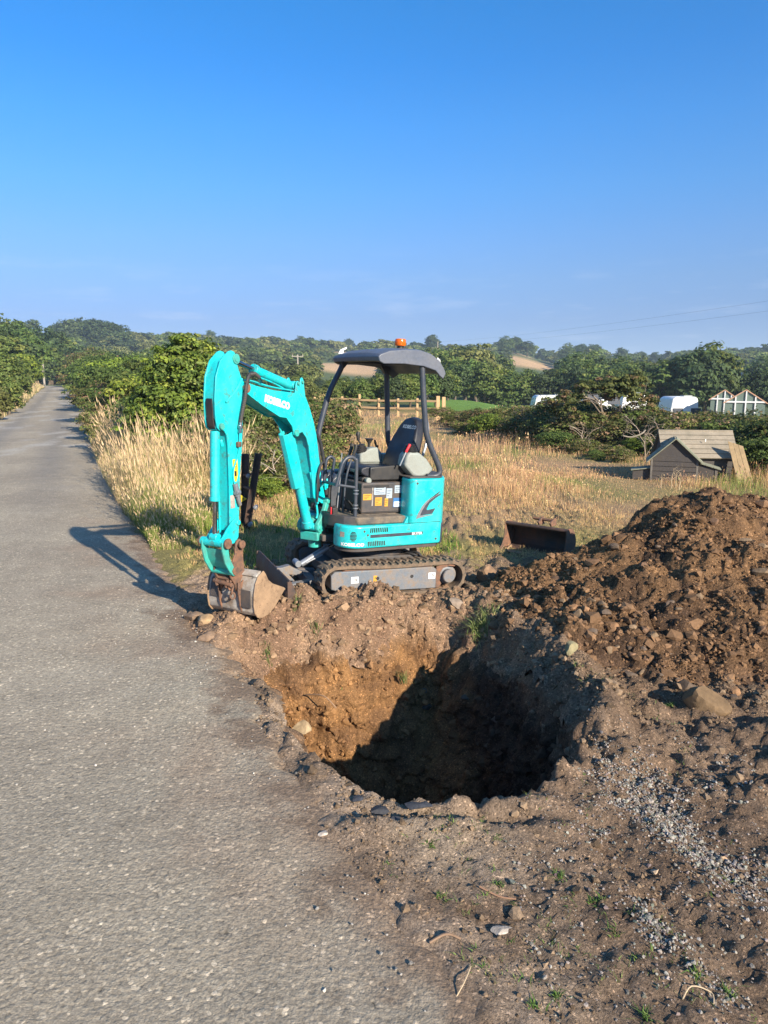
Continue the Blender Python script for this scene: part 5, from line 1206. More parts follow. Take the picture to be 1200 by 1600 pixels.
def trunk(name, seed, h, r, limbs=5, spread=.5, lean=(0, 0), col=(.10, .08, .06), twigs=0, top=.85, start=.35):
    g = np.random.default_rng(seed); mb = MB()
    P = [np.array([0, 0, -.15])]; q = 6
    for k in range(1, q+1):
        f = k/q; P.append(np.array([lean[0]*f*f*h+g.normal(0, .02*h), lean[1]*f*f*h+g.normal(0, .02*h), h*top*f]))
    mb.tube(P, [r*(1.25-.95*k/q) for k in range(q+1)], 8, 3)
    ends = []
    for k in range(limbs):
        f = start+(1-start)*(k+.5)/limbs; i = min(int(f*q), q-1); b_ = P[i]*(1-(f*q-i))+P[i+1]*(f*q-i); a_ = g.uniform(0, 2*math.pi)+k*2.4
        L = h*spread*g.uniform(.6, 1.1)*(1.1-.5*f); e_ = b_+np.array([math.cos(a_)*L, math.sin(a_)*L, L*g.uniform(.3, .8)]); m_ = (b_+e_)/2+np.array([0, 0, L*.12])+g.normal(0, .06*L, 3)
        mb.tube([b_, m_, e_], [r*.45*(1.2-f*.6), r*.28, r*.08], 6, 3)
        for t in range(twigs):
            s_ = m_+(e_-m_)*g.random(); w_ = s_+g.normal(0, .3*L, 3)+[0, 0, .1*L]; mb.tube([s_, (s_+w_)/2+g.normal(0, .04*L, 3), w_], [r*.14, r*.09, r*.03], 5, 2)
    V = np.array(mb.V); me = bpy.data.meshes.new(name); me.from_pydata(mb.V, [], mb.F); me.shade_smooth()
    c = np.ones((len(V), 4), dtype=np.float32); c[:, :3] = np.array(col)*(1+.3*fbm(V[:, 0]*4, V[:, 1]*4, V[:, 2]*2, oct=2, s=seed))[:, None]
    at = me.color_attributes.new('Col', 'FLOAT_COLOR', 'POINT'); at.data.foreach_set('color', c.ravel()); return me
MATS_ASSIGNED = set()
def plant(kind, crown_me, trunk_me, x, y, label, cat, group=None, sc=1., rot=0, z=None, szz=1., tn='trunk', cn='crown'):
    zz = float(gz(np.array([x]), np.array([y]))[0]) if z is None else z
    r = empty(kind, (x, y, zz), label, cat, group)
    for nm, me, mt in ((cn, crown_me, leafm), (tn, trunk_me, barkm)):
        if me is None: continue
        if me.name not in MATS_ASSIGNED: me.materials.append(mt); MATS_ASSIGNED.add(me.name)
        o = bpy.data.objects.new(nm, me); COL.objects.link(o); o.parent = r
    r.rotation_euler = (0, 0, rot); r.scale = (sc, sc, sc*szz)
    return r
GREENS = dict(
 bright=([(.20, .26, .035), (.14, .20, .03), (.29, .33, .06), (.09, .14, .025)], [4, 4, 2, 2]),
 mid=([(.11, .165, .04), (.14, .19, .045), (.08, .12, .03), (.20, .23, .06)], [4, 3, 3, 1]),
 dark=([(.065, .10, .035), (.09, .13, .045), (.05, .075, .03)], [4, 3, 3]),
 gorse=([(.12, .14, .04), (.08, .10, .03), (.22, .16, .07), (.17, .18, .05), (.29, .19, .11)], [4, 4, 2, 2, 1]),
 scrub=([(.16, .18, .05), (.25, .19, .09), (.10, .12, .035), (.36, .26, .15), (.20, .24, .05)], [4, 3, 3, 2, 2]),
 olive=([(.17, .19, .055), (.13, .15, .04), (.23, .24, .08)], [4, 3, 2]))
g = np.random.default_rng(21)

# ------------------------------------------------------------------ field grass
def off_machine(x, y):
    """True where the digger's tracks, the boards and the spoil leave no grass"""
    X2 = np.stack([x-U.c[0], y-U.c[1]], -1); lx = X2@U.R[:2, 0]; ly = X2@U.R[:2, 1]
    return ~((np.abs(lx) < .85) & (np.abs(ly) < .72))
def cone(n, y0, y1, p0=-60, p1=1260, pw=1.):
    """random points seen between two pixel columns, thinning with distance"""
    y = y0*(y1/y0)**(g.random(n)**pw); px = g.uniform(p0, p1, n); return atp(px, y), y
DRY = ([(.66, .44, .20), (.54, .34, .16), (.74, .54, .26), (.38, .22, .12)], [4, 3, 3, 2])
PINK = ([(.58, .33, .19), (.66, .41, .21), (.38, .21, .14), (.62, .45, .25)], [4, 4, 2, 2])
GRN = ([(.17, .25, .045), (.25, .30, .07), (.33, .34, .11)], [3, 3, 2])
def meadow(name, n, y0, y1, hmin, hmax, wk, label, seed, heads=.3, p0=300, p1=1480, pw=1.):
    x, y = cone(n, y0, y1, p0, p1, pw)
    s, t = rd_st(x, y); e = edge_d(x, y)
    m = (e > .45) & off_machine(x, y)
    hz_ = heap_h(x, y); m &= ~((hz_ > -.02) & (x > .8) & (x < 6.0) & (y < 8.9)); m &= (y > 7.0+.5*fbm(x*1.3, y*1.3, oct=3, s=131)-.35*np.clip(-x-.6, 0, 1.5)+.3*(x > .7))
    # bare and trodden patches near the digger
    pat = fbm(x*.9, y*.9, oct=4, s=132); bare = (y < 10.5) & (x > -1.4) & (x < 1.0); m &= ~(bare & (pat < .15)); m &= g.random(len(x)) < .45+.75*sstep(-.5, .3, fbm(x*.6, y*.35, oct=4, s=137))
    x, y, pat = x[m], y[m], pat[m]; n = len(x)
    gp = fbm(x*.35+5, y*.22, oct=4, s=133)
    gp2 = gp - .35*sstep(9, 22, y)+.25*np.exp(-((y-10)/2.5)**2)
    isg = g.random(n) < sstep(-.1, .45, gp2)*.8+.10
    ispink = g.random(n) < sstep(8, 14, y)*.75
    c = np.where(ispink[:, None], pick(g, n, *PINK), pick(g, n, *DRY)); c = np.where(isg[:, None], pick(g, n, *GRN), c)
    h = g.uniform(hmin, hmax, n)*(.28+.72*sstep(8.2, 13, y))*(.75+.5*sstep(-.3, .5, pat)); h = np.where(isg, h*.75, h)*np.clip(.62+.55*fbm(x*.45, y*.3, oct=3, s=138), .18, 1.1)
    w = wk*(.6+y*.055)*g.uniform(.6, 1.3, n)
    me = blades(name, x, y, h, w, c, seed, .3, heads=heads, headcol=None)
    tag(link(name, me, None, grassm), label, 'grass', kind='stuff')
meadow('meadow_grass', 140000, 7.2, 15, .12, .32, .0034, 'dry straw and green grass of the rough field behind the digger', 1, .1, pw=1.)
meadow('far_meadow_grass', 115000, 14, 42, .16, .34, .0040, 'pinkish dry grass of the far part of the field in front of the rail fence', 2, .2)
# short turf and clover in the shade left of the digger
n = 26000; x = g.uniform(-3.6, .9, n); y = g.uniform(6.7, 11.5, n); e = edge_d(x, y)
m = (e > .12+.25*fbm(x*2, y*2, oct=3, s=135)) & off_machine(x, y) & (fbm(x*1.6, y*1.6, oct=3, s=136) > -.25+.5*sstep(-1.2, .3, x)) & (y > 7.0-.6*(x < -1.2)); x, y = x[m], y[m]; n = len(x)
gg = sstep(.15, .8, edge_d(x, y)); c = np.where((g.random(n) < gg*.8)[:, None], pick(g, n, [(.12, .22, .03), (.17, .28, .045), (.22, .29, .06)], [3, 3, 2]), pick(g, n, *DRY))
me = blades('turf', x, y, g.uniform(.03, .12, n)*(.5+gg*.6), .006*g.uniform(.6, 1.4, n), c, 3, .6); tag(link('turf', me, None, grassm), 'short green turf and dry stubble between the lane and the digger', 'grass', kind='stuff')
# tall straw on the verge
def verge(name, n, s0, s1, side, wid, hmin, hmax, label, seed, green=.1):
    s = s0*(s1/s0)**g.random(n); w_ = g.random(n)**.8*wid*(.4+.6*sstep(s0, s0+4, s)) 
    if side > 0: t = -(w_-.02+.10*fbm(s*.7, s*0, oct=3, s=seed))
    else: t = 3.62+w_
    x = RP[0]+RD[0]*s+RN[0]*(t+np.where(s > 105, (s-105)**2/60., 0)); y = RP[1]+RD[1]*s+RN[1]*(t+np.where(s > 105, (s-105)**2/60., 0))
    if side > 0:
        ok_ = edge_d(x, y) > .02; x, y, w_, s = x[ok_], y[ok_], w_[ok_], s[ok_]
    n = len(x); cl = sstep(-.4, .5, fbm(x*1.2, y*1.2, oct=3, s=seed+1))
    isg = g.random(n) < green+(.75*np.exp(-((s-9.6)/1.6)**2) if side > 0 else 0)
    c = np.where(isg[:, None], pick(g, n, *GRN), pick(g, n, [(.64, .48, .25), (.54, .38, .20), (.72, .58, .33), (.42, .30, .16)], [4, 3, 3, 1]))
    h = g.uniform(hmin, hmax, n)*(.30+.70*sstep(0, .6, w_))*(.35+.75*cl)*(.35+.65*sstep(9.0, 11.8, s)) if side > 0 else g.uniform(hmin, hmax, n)*(.5+.5*sstep(0, .6, w_))
    me = blades(name, x, y, h*g.uniform(.55, 1.25, n), (.0016+.0002*s)*g.uniform(.5, 1.6, n), c, seed, .26, wind=(-.10, .02), heads=.3, headcol=np.array([.60, .43, .25]), bend=.35)
    tag(link(name, me, None, grassm), label, 'grass', kind='stuff')
verge('verge_straw', 85000, 8.6, 34, 1, 2.3, .40, 1.0, 'tall pale straw coloured grass on the verge right of the lane', 140, .2)
verge('far_verge_straw', 16000, 30, 118, 1, 1.6, .35, .7, 'thin strip of dry grass along the right side of the far lane', 141)
verge('left_verge_straw', 34000, 7, 118, -1, 4.2, .35, .75, 'dry pale grass on the verge left of the lane', 142)
# weeds and tufts on the near soil
n = 900; x = g.uniform(.0, 1.7, n); y = g.uniform(1.7, 4.2, n)
m = (g.random(n) < sstep(.0, .6, fbm(x*2.2, y*2.2, oct=3, s=150))*.7+.03) & (sdf(HOLE, x, y) < -.1); x, y = x[m], y[m]
k = g.integers(4, 14, len(x)); xx = np.repeat(x, k)+g.normal(0, .012, k.sum()); yy = np.repeat(y, k)+g.normal(0, .012, k.sum()); n = len(xx)
me = blades('seedling_weeds', xx, yy, g.uniform(.008, .035, n), g.uniform(.002, .006, n), pick(g, n, [(.10, .17, .04), (.16, .22, .06), (.20, .19, .08)], [3, 2, 1]), 5, 1.0)
tag(link('seedling_weeds', me, None, grassm), 'tiny green weeds sprouting through the near soil', 'weeds', kind='stuff')
def tuft(x, y, r, h, n, cols, label, cat='grass tuft', seed=0, w=.005, group=None, lean=.7, name='grass_tuft'):
    gg = np.random.default_rng(seed); xx = x+gg.normal(0, r*.5, n); yy = y+gg.normal(0, r*.5, n); z = surf(xx, yy)
    me = blades(name, xx-x, yy-y, gg.uniform(.4, 1, n)*h, w*gg.uniform(.5, 1.4, n), pick(gg, n, *cols), seed, lean, z=z)
    return tag(link(name, me, None, grassm, (x, y, 0)), label, cat, group)
TG = ([(.26, .30, .10), (.18, .24, .07), (.38, .36, .18)], [3, 3, 2])
tuft(.80, 5.62, .09, .16, 240, TG, 'pale green grass tuft hanging over the far right rim of the hole', seed=1, lean=1.0, w=.006)
for k, (x, y) in enumerate([(-.98, 5.62), (-.70, 5.62), (-.55, 5.50), (-.33, 5.30), (.15, 5.42), (-.9, 5.30)]):
    tuft(x, y, .04, .09, 60, ([(.12, .17, .05), (.2, .22, .08)], [2, 1]), 'small green grass tuft on the brown bank below the digger', seed=10+k, w=.005, group='grass tufts on the bank')
for k, (px, py, n) in enumerate([(550, 905, 1), (870, 1555, 1), (835, 1575, 1), (1090, 1530, 1), (1140, 1550, 1), (930, 1410, 1), (875, 1370, 1), (960, 1460, 1), (690, 1405, 1), (945, 1195, 1), (1010, 1590, 1), (670, 1325, 1), (780, 1385, 1), (1050, 1100, 1)]):
    if k == 0: continue
    u_ = (px-600)/1130; v_ = -(py-800)/1130; P_ = R_(10.5); rr_ = (u_, math.cos(P_)+v_*math.sin(P_), -math.sin(P_)+v_*math.cos(P_)); t_ = -1.95/rr_[2]
    tuft(rr_[0]*t_, rr_[1]*t_, .022, .035, 36, ([(.09, .16, .035), (.14, .21, .05)], [2, 1]), 'little green weed growing in the trodden soil near the camera', 'weed', seed=30+k, w=.006, group='weeds in the near soil', lean=1.2, name='weed')
# straws, twigs
def twig(name, pts, r, col, label, cat='twig'):
    mb = MB(); P = [np.array([x, y, float(surf(np.array([x]), np.array([y]))[0])+dz]) for x, y, dz in pts]; mb.tube(P, r, 6, 4)
    m_ = simple(name+'_mat', col, .8, damt=.4, dscale=20); return tag(mb.build(name, m_, None, origin=P[0]), label, cat)
twig('twig', [(.16, 2.22, .006), (.22, 2.235, .012), (.27, 2.225, .006)], .005, (.25, .16, .10), 'short brown twig lying on the soil beside the tarmac edge')
twig('twig', [(.37, 2.49, .008), (.44, 2.45, .012), (.50, 2.43, .006)], .004, (.30, .17, .10), 'thin reddish stick lying on the near soil')
twig('straw', [(.22, 1.98, .004), (.26, 2.03, .014), (.29, 2.10, .004)], .0022, (.5, .38, .24), 'pale curved straw stalk at the bottom edge of the soil', 'straw')
twig('straw', [(.95, 1.98, .004), (.99, 2.01, .016), (1.05, 2.0, .018), (1.04, 1.96, .006)], .0022, (.5, .38, .24), 'looped pale straw stalk near the lower right gravel', 'straw')
twig('root', [(-.60, 5.15, .02), (-.45, 5.02, .0), (-.35, 4.95, -.12)], .005, (.32, .2, .12), 'thin pale root trailing over the far edge of the hole', 'root')

# ------------------------------------------------------------------ the big bush by the verge
def place_px(px, Y): return atp(px, Y), Y
bx, by = place_px(292, 16.0)
cb = crown('crown', 301, [(0, 0, 1.35, 1.05, 1.0, 1.1), (-.55, -.2, .95, .75, .7, .75), (.6, -.1, .9, .8, .7, .8), (.15, -.1, 2.25, .62, .6, .65), (-.25, 0, 1.9, .6, .6, .55), (.1, -.3, .5, 1.1, .8, .6)], 42000, .042, (GREENS['bright'][0]+GREENS['mid'][0], [4, 4, 2, 3, 2, 2, 2, 1]), up=.5, clump=20, cl_r=.2, shell=.6, rough=.35)
tb = trunk('trunk', 302, 2.5, .05, 8, .45, twigs=3, start=.1)
plant('broadleaf_bush', cb, tb, bx, by, 'big bright green broadleaf bush rising behind the verge left of the digger arm', 'bush')
# prototypes
def proto(seed, kind, n, leaf, r=1., hgt=1., lob=6, flat=1., cl=20, trunk_h=None, base=.35, cl_r=.3):
    g2 = np.random.default_rng(seed); L = [(0, 0, hgt*.55, r*.75, r*.75, hgt*.42)]
    for k in range(lob):
        a_ = g2.uniform(0, 6.28); rr_ = r*g2.uniform(.3, .62); L.append((math.cos(a_)*rr_, math.sin(a_)*rr_, hgt*g2.uniform(base, .78), r*g2.uniform(.32, .5), r*g2.uniform(.32, .5), hgt*g2.uniform(.16, .27)*flat))
    c = crown('crown', seed, L, n, leaf, GREENS[kind], clump=cl, cl_r=cl_r, shell=.6, rough=.3)
    t = trunk('trunk', seed+1, hgt*.8, hgt*.028, 5, .35, twigs=1)
    return c, t
SH = {k: [proto(400+10*i+j, k, 9000, .034, 1., 1.15, 7, base=.1) for j in range(2)] for i, k in enumerate(['gorse', 'scrub', 'mid', 'bright'])}
# scrub bank behind the boom
spots = [(330, 14.2, 1.0, 'mid'), (372, 13.6, .95, 'scrub'), (400, 15.5, 1.25, 'mid'), (420, 12.6, .75, 'scrub'), (450, 14.5, 1.0, 'gorse'), (392, 12.2, .62, 'gorse'), (478, 13.6, .8, 'scrub'), (495, 17.5, 1.15, 'gorse'), (350, 12.5, .7, 'scrub'), (440, 18, 1.35, 'mid'), (375, 18.5, 1.5, 'bright'), (535, 12.6, .45, 'mid'), (460, 12.0, .5, 'gorse'), (415, 11.4, .38, 'bright'), (560, 12.2, .30, 'scrub'), (505, 21, 1.3, 'gorse'), (345, 20, 1.6, 'mid')]
for k, (px, Y, s, kd) in enumerate(spots):
    x, y = place_px(px, Y); c, t_ = SH[kd][k % 2]
    plant('scrub_bush', c, t_, x, y, {'mid': 'green bramble bush in the scrub bank behind the boom', 'scrub': 'brown and green twiggy bush in the scrub bank behind the boom', 'gorse': 'dark gorse bush in the scrub bank behind the boom', 'bright': 'bright green bush in the scrub bank behind the boom'}[kd], 'bush', 'scrub bank bushes behind the boom', s, k*1.7, szz=.95)
# bare grey twigs in the scrub
for k, (px, Y, h) in enumerate([(430, 11.8, .9), (345, 12.2, .7), (395, 11.6, .6)]):
    x, y = place_px(px, Y); me = trunk('stems', 500+k, h, .012, 8, .8, col=(.32, .27, .22), twigs=4, start=.05)
    plant('dead_branch', None, me, x, y, 'bare grey dead twigs in the scrub bank', 'dead twigs', 'dead twigs in the scrub bank', 1, k, tn='stem')
# bushes along the verge further down the lane
vb = [(235, 20, 1.35, 'mid'), (205, 24, 1.5, 'gorse'), (180, 26, 1.35, 'mid'), (250, 24, 1.8, 'bright'), (225, 30, 2.0, 'mid'), (195, 34, 1.9, 'mid'), (165, 32, 1.5, 'gorse'), (178, 42, 2.4, 'mid'), (210, 44, 2.8, 'bright'), (160, 48, 2.0, 'gorse'), (152, 60, 2.6, 'mid'), (175, 64, 3.3, 'mid'), (146, 78, 3.2, 'mid'), (140, 95, 4.0, 'gorse'), (270, 32, 2.4, 'mid'), (300, 38, 2.6, 'gorse'), (250, 48, 3.0, 'mid'), (320, 28, 2.0, 'mid'), (160, 22.5, .8, 'scrub'), (172, 19.5, .7, 'scrub')]
for k, (px, Y, s, kd) in enumerate(vb):
    x, y = place_px(px, Y); c, t_ = SH[kd][k % 2]
    plant('hedge_bush', c, t_, x, y, {'mid': 'green leafy hedge bush right of the lane', 'scrub': 'small brown scrubby bush among the straw right of the lane', 'gorse': 'dark gorse bush right of the lane', 'bright': 'bright green hedge bush right of the lane'}[kd], 'bush', 'hedge bushes along the right side of the lane', s, k*2.1)
# ------------------------------------------------------------------ scrub hedge on the right of the field
hb = [(690, 31, .75, 'scrub'), (715, 29, .75, 'scrub'), (742, 27, .85, 'gorse'), (765, 24.5, .80, 'bright'), (790, 25, .95, 'gorse'), (812, 22.5, .85, 'gorse'), (835, 24, 1.1, 'scrub'), (850, 21.5, .95, 'gorse'), (880, 22.5, 1.45, 'gorse'), (905, 20.5, 1.1, 'scrub'), (930, 21, 1.2, 'gorse'), (955, 19.5, .95, 'gorse'), (985, 20.5, 1.25, 'gorse'), (1010, 20, 1.2, 'mid'), (1040, 19, 1.08, 'gorse'), (1065, 18.5, 1.1, 'scrub'), (1095, 18.5, 1.16, 'scrub'), (1125, 18, 1.1, 'gorse'), (1150, 17, 1.08, 'mid'), (1180, 17, 1.2, 'gorse'), (1200, 15.5, 1.15, 'mid'), (1225, 15, 1.25, 'gorse'), (1270, 14.5, 1.2, 'mid'), (1320, 14.2, 1.3, 'gorse'), (1380, 14, 1.2, 'scrub'), (1165, 15.4, .9, 'gorse'), (1195, 14.2, .85, 'mid'), (870, 19.6, .6, 'mid'), (910, 18.8, .45, 'scrub'), (950, 18.0, .4, 'scrub'), (1000, 18.4, .6, 'bright'), (725, 25.5, .5, 'scrub'), (975, 17.0, .35, 'scrub'), (930, 17.6, .3, 'mid')]
for k, (px, Y, s, kd) in enumerate(hb):
    x, y = place_px(px, Y); c, t_ = SH[kd][k % 2]
    plant('hedge_bush', c, t_, x, y, {'mid': 'green bush in the scrub hedge on the right of the field', 'scrub': 'brownish twiggy bush in the scrub hedge on the right of the field', 'gorse': 'dark gorse bush in the scrub hedge on the right of the field', 'bright': 'bright green bush in the scrub hedge on the right of the field'}[kd], 'bush', 'scrub hedge bushes on the right of the field', s, k*1.9, z=float(gz(np.array([x]), np.array([y]))[0])-.05, szz=.86)
# wind-bent pine-like tree
wx_, wy_ = place_px(945, 20.0)
wt = trunk('trunk', 601, 1.6, .07, 7, .75, lean=(-.12, 0), col=(.17, .14, .11), twigs=3, start=.25)
wc = crown('crown', 602, [(-.95, 0, 1.35, .55, .5, .25), (-.45, .1, 1.62, .55, .5, .26), (.15, 0, 1.72, .6, .55, .30), (.75, 0, 1.78, .45, .45, .32), (.45, .2, 1.45, .6, .5, .25), (-1.1, 0, 1.0, .35, .35, .2), (1.0, 0, 1.3, .4, .4, .25)], 7000, .045, GREENS['gorse'], up=.6, clump=26, cl_r=.3)
plant('windswept_tree', wc, wt, wx_, wy_, 'windswept dark tree with open branches standing in the scrub hedge', 'tree')
for k, (px, Y, h) in enumerate([(1008, 17.6, .95), (1020, 17.9, .8), (905, 19, .8)]):
    x, y = place_px(px, Y); me = trunk('stems', 520+k, h, .02, 9, .9, lean=(-.3, 0), col=(.36, .29, .22), twigs=4, start=.05)
    plant('dead_branch', None, me, x, y, 'pale bare dead branches by the hedge near the shed', 'dead branches', 'dead branches by the hedge', 1, k*2, tn='stem')
twig('fallen_branch', [(atp(972, 17.3), 17.3, .60), (atp(985, 17.3), 17.3, .57), (atp(1000, 17.3), 17.3, .64), (atp(1006, 17.4), 17.4, .72)], .017, (.26, .22, .17), 'pale fallen branch propped in the hedge left of the little shed', 'branch')
# thin bare stalks near the shed
for k, (px, Y, h) in enumerate([(1050, 12.8, .42), (1062, 12.6, .38), (1056, 12.9, .33), (1033, 12.7, .3), (728, 16.5, .5)]):
    x, y = place_px(px, Y); me = trunk('stems', 540+k, h, .006, 4, .5, col=(.5, .38, .24), twigs=2, start=.3)
    plant('dry_weed', None, me, x, y, 'bare dry weed stalk standing in the field grass', 'weed', 'dry weed stalks in the field', 1, k, tn='stem')
# ------------------------------------------------------------------ rail fence across the field
def zat(x, y): return float(gz(np.array([x]), np.array([y]))[0])
woodm = simple('pale_new_timber', (.52, .34, .17), .8, dirt=(.36, .24, .13), damt=.5, dscale=3, bumps=.2)
oldwood = simple('weathered_grey_timber', (.17, .15, .125), .85, dirt=(.09, .08, .07), damt=.7, dscale=5, bumps=.4, bscale=40)
fe = empty('rail_fence', (atp(600, 38), 38, 0), 'pale new timber two rail fence across the far side of the field', 'fence')
fpx = [(492, 40), (535, 39.2), (562, 38.6), (592, 38), (622, 37.4), (652, 36.8), (684, 36.2)]
FP = [(atp(p, Y), Y) for p, Y in fpx]
for k, (x, y) in enumerate(FP):
    z = zat(x, y); mb = MB(); mb.box((x-.055, y-.05, z-.2), (x+.055, y+.05, z+(.95 if k != 2 else 1.12))); mb.build('post', woodm, fe, .01)
for k in range(len(FP)-1):
    (x0, y0), (x1, y1) = FP[k], FP[k+1]
    for hz_ in (.82, .44):
        z0, z1 = zat(x0, y0)+hz_, zat(x1, y1)+hz_+.02*(k % 2); mb = MB(); mb.bar((x0-.05, y0-.07, z0), (x1+.02, y1-.07, z1), .04, .10); mb.build('rail', woodm, fe, .004)
for k, px in enumerate((684, 693)):
    x, y = atp(px, 34.5), 34.5; z = zat(x, y); mb = MB(WORLD); mb.box((x-.08, y-.06, z-.2), (x+.08, y+.06, z+1.12-.03*k)); tag(mb.build('gate_post', woodm, None, .01, origin=(x, y, z)), ['pale gate post at the right end of the rail fence, nearer the fence', 'pale gate post at the right end of the rail fence, rightmost'][k], 'gate post')

# ------------------------------------------------------------------ the little timber shed (hen house) in the field
sx0, sy0 = 6.10, 14.0; sz0 = zat(sx0, sy0)
shd = empty('hen_house', (sx0, sy0, sz0), 'small weathered timber hen house with a gabled porch in the field', 'hen house')
boardm = simple('shade_dark_boards', (.055, .048, .046), .85, dirt=(.09, .075, .06), damt=.7, dscale=5, bumps=.3, bscale=30)  # wall boards darkened so the gable's shade sits in their colour
roofb = simple('sun_bleached_roof_boards', (.30, .25, .185), .85, dirt=(.17, .15, .11), damt=.7, dscale=4, bumps=.4, bscale=30)
tealb = simple('algae_stained_roof_boards', (.24, .24, .17), .85, dirt=(.15, .16, .11), damt=.7, dscale=4, bumps=.3, bscale=30)
HF = Fr(rz(R_(-8)), (sx0, sy0, sz0))    # x right, y away
def boards(mb, a, b_, c, d, n, th, gap=.008):
    """n boards across a quad a-b (bottom edge) to d-c (top edge), thickness th outwards"""
    a, b_, c, d = [np.array(v, float) for v in (a, b_, c, d)]; nn_ = np.cross(b_-a, d-a); nn_ /= np.linalg.norm(nn_)
    for k in range(n):
        f0 = k/n; f1 = (k+1)/n-gap/np.linalg.norm(d-a); lap = .35*th
        p = [a+(d-a)*f0, b_+(c-b_)*f0, b_+(c-b_)*f1, a+(d-a)*f1]
        o0, o1 = nn_*(th+lap), nn_*th
        V = p+[p[0]+o0, p[1]+o0, p[2]+o1, p[3]+o1]; mb.add([tuple(v) for v in V], [(3,2,1,0),(4,5,6,7),(0,1,5,4),(1,2,6,5),(2,3,7,6),(3,0,4,7)])
# main body: ridge runs left-right
bw = .70; front = -.05; backy = .75; hw = .50; rh = .90
mb = MB(HF); boards(mb, (-bw+.05, front, 0), (bw-.08, front, 0), (bw-.08, front, hw), (-bw+.05, front, hw), 4, .015); mb.box((-bw+.05, front+.001, 0), (bw-.08, front+.03, hw)); mb.build('front_wall', boardm, shd)
mb = MB(HF); mb.prism([(front+.03, 0), (backy, 0), (backy, hw), ((front+backy)/2, rh-.03), (front+.03, hw)], bw-.11, bw-.08, 0); mb.build('end_wall', boardm, shd)
mb = MB(HF); mb.prism([(front+.03, 0), (backy, 0), (backy, hw), ((front+backy)/2, rh-.03), (front+.03, hw)], -bw+.05, -bw+.08, 0); mb.build('end_wall', boardm, shd)
mb = MB(HF); mb.box((-bw+.05, backy, 0), (bw-.08, backy+.03, hw)); mb.build('back_wall', boardm, shd)
my = (front+backy)/2
mb = MB(HF); boards(mb, (-bw, front-.10, hw-.09), (bw, front-.10, hw-.09), (bw, my, rh), (-bw, my, rh), 6, .018); mb.build('roof', roofb, shd)
mb = MB(HF); boards(mb, (bw, backy+.10, hw-.09), (-bw, backy+.10, hw-.09), (-bw, my, rh), (bw, my, rh), 6, .018); mb.build('roof', roofb, shd)
mb = MB(HF); mb.box((-bw, my-.03, rh-.005), (bw, my+.03, rh+.025)); mb.build('ridge_board', roofb, shd, .006)
mb = MB(HF); mb.box((.12, front+.1, rh-.18), (.135, front+.105, rh-.13)); mb.build('nail_head', M['white'], shd)
# gabled porch facing left-front
PF = Fr(HF.R@rz(R_(-12)), HF.w((-.54, -.42, 0)))
gw = .42; ge = .42; gr2 = .80
mb = MB(PF); mb.prism([(-gw, 0), (gw, 0), (gw, ge), (0, gr2), (-gw, ge)], -.02, .0, 1)
for k in range(5):
    z0_ = k*.095; mb.box((-gw+.01, -.032, z0_), (gw-.01, -.0201, z0_+.085))
mb.build('gable_wall', boardm, shd)
mb = MB(PF); mb.box((-gw, -.035, 0), (-gw+.035, .0, ge)); mb.build('corner_post', oldwood, shd, .003)
mb = MB(PF); mb.box((gw-.035, -.035, 0), (gw, .0, ge)); mb.build('corner_post', oldwood, shd, .003)
mb = MB(PF); mb.box((gw-.03, 0, 0), (gw, .55, ge)); mb.build('side_wall', boardm, shd)
mb = MB(PF); mb.box((-gw, 0, 0), (-gw+.03, .55, ge)); mb.build('side_wall', boardm, shd)
mb = MB(PF); boards(mb, (gw+.07, -.06, ge-.06), (gw+.07, .60, ge-.06), (0, .60, gr2+.01), (0, -.06, gr2+.01), 5, .016); mb.build('porch_roof', tealb, shd)
mb = MB(PF); boards(mb, (-gw-.07, .60, ge-.06), (-gw-.07, -.06, ge-.06), (0, -.06, gr2+.01), (0, .60, gr2+.01), 5, .016); mb.build('porch_roof', tealb, shd)
for s in (-1, 1):
    mb = MB(PF); mb.bar((s*(gw+.075), -.07, ge-.065), (0, -.07, gr2+.012), .018, .04, (0, 1, 0)); mb.build('barge_board', tealb, shd, .002)
# nest box with a lean-to lid
NF = Fr(PF.R, PF.w((gw+.005, .10, 0)))
mb = MB(NF); mb.prism([(0, 0), (.34, 0), (.34, .25), (0, .34)], .0, .36, 1); nb = mb.build('nest_box', boardm, shd, .004)
mb = MB(NF); boards(mb, (.40, -.04, .235), (.40, .42, .235), (-.01, .42, .355), (-.01, -.04, .355), 3, .014); mb.build('lid', tealb, nb)
mb = MB(NF); mb.box((.30, -.012, 0), (.345, -.001, .24)); mb.build('corner_post', oldwood, nb)
mb = MB(PF); mb.prism([(-gw-.32, 0), (-gw-.002, 0), (-gw-.002, .22), (-gw-.32, .17)], .05, .4, 1); nb2 = mb.build('nest_box', boardm, shd, .004)
mb = MB(PF); mb.bar((-gw-.35, .22, .18), (-gw-.004, .22, .235), .42, .015); mb.build('lid', tealb, nb2)
# leaning plank panel
lx, ly = 6.80, 13.45; lz = zat(lx, ly)
mb = MB(Fr(rz(R_(-20)), (lx, ly, lz)))
for k in range(3):
    x0 = -.14+k*.092
    mb.add([(x0, -.05-.012, -.03), (x0+.088, -.05-.012, -.03), (x0+.088, -.05+.012, -.03), (x0, -.05+.012, -.03), (x0-.22, .19-.012, .76-.03*k), (x0-.132, .19-.012, .73-.03*k), (x0-.132, .19+.012, .73-.03*k), (x0-.22, .19+.012, .76-.03*k)], [(3,2,1,0),(4,5,6,7),(0,1,5,4),(1,2,6,5),(2,3,7,6),(3,0,4,7)])
tag(mb.build('plank_panel', simple('warm_planks', (.36, .25, .13), .85, dirt=(.2, .15, .09), damt=.6, bumps=.3), None, .003, origin=(lx, ly, lz)), 'tan plank panel leaning against the right end of the hen house', 'plank panel')

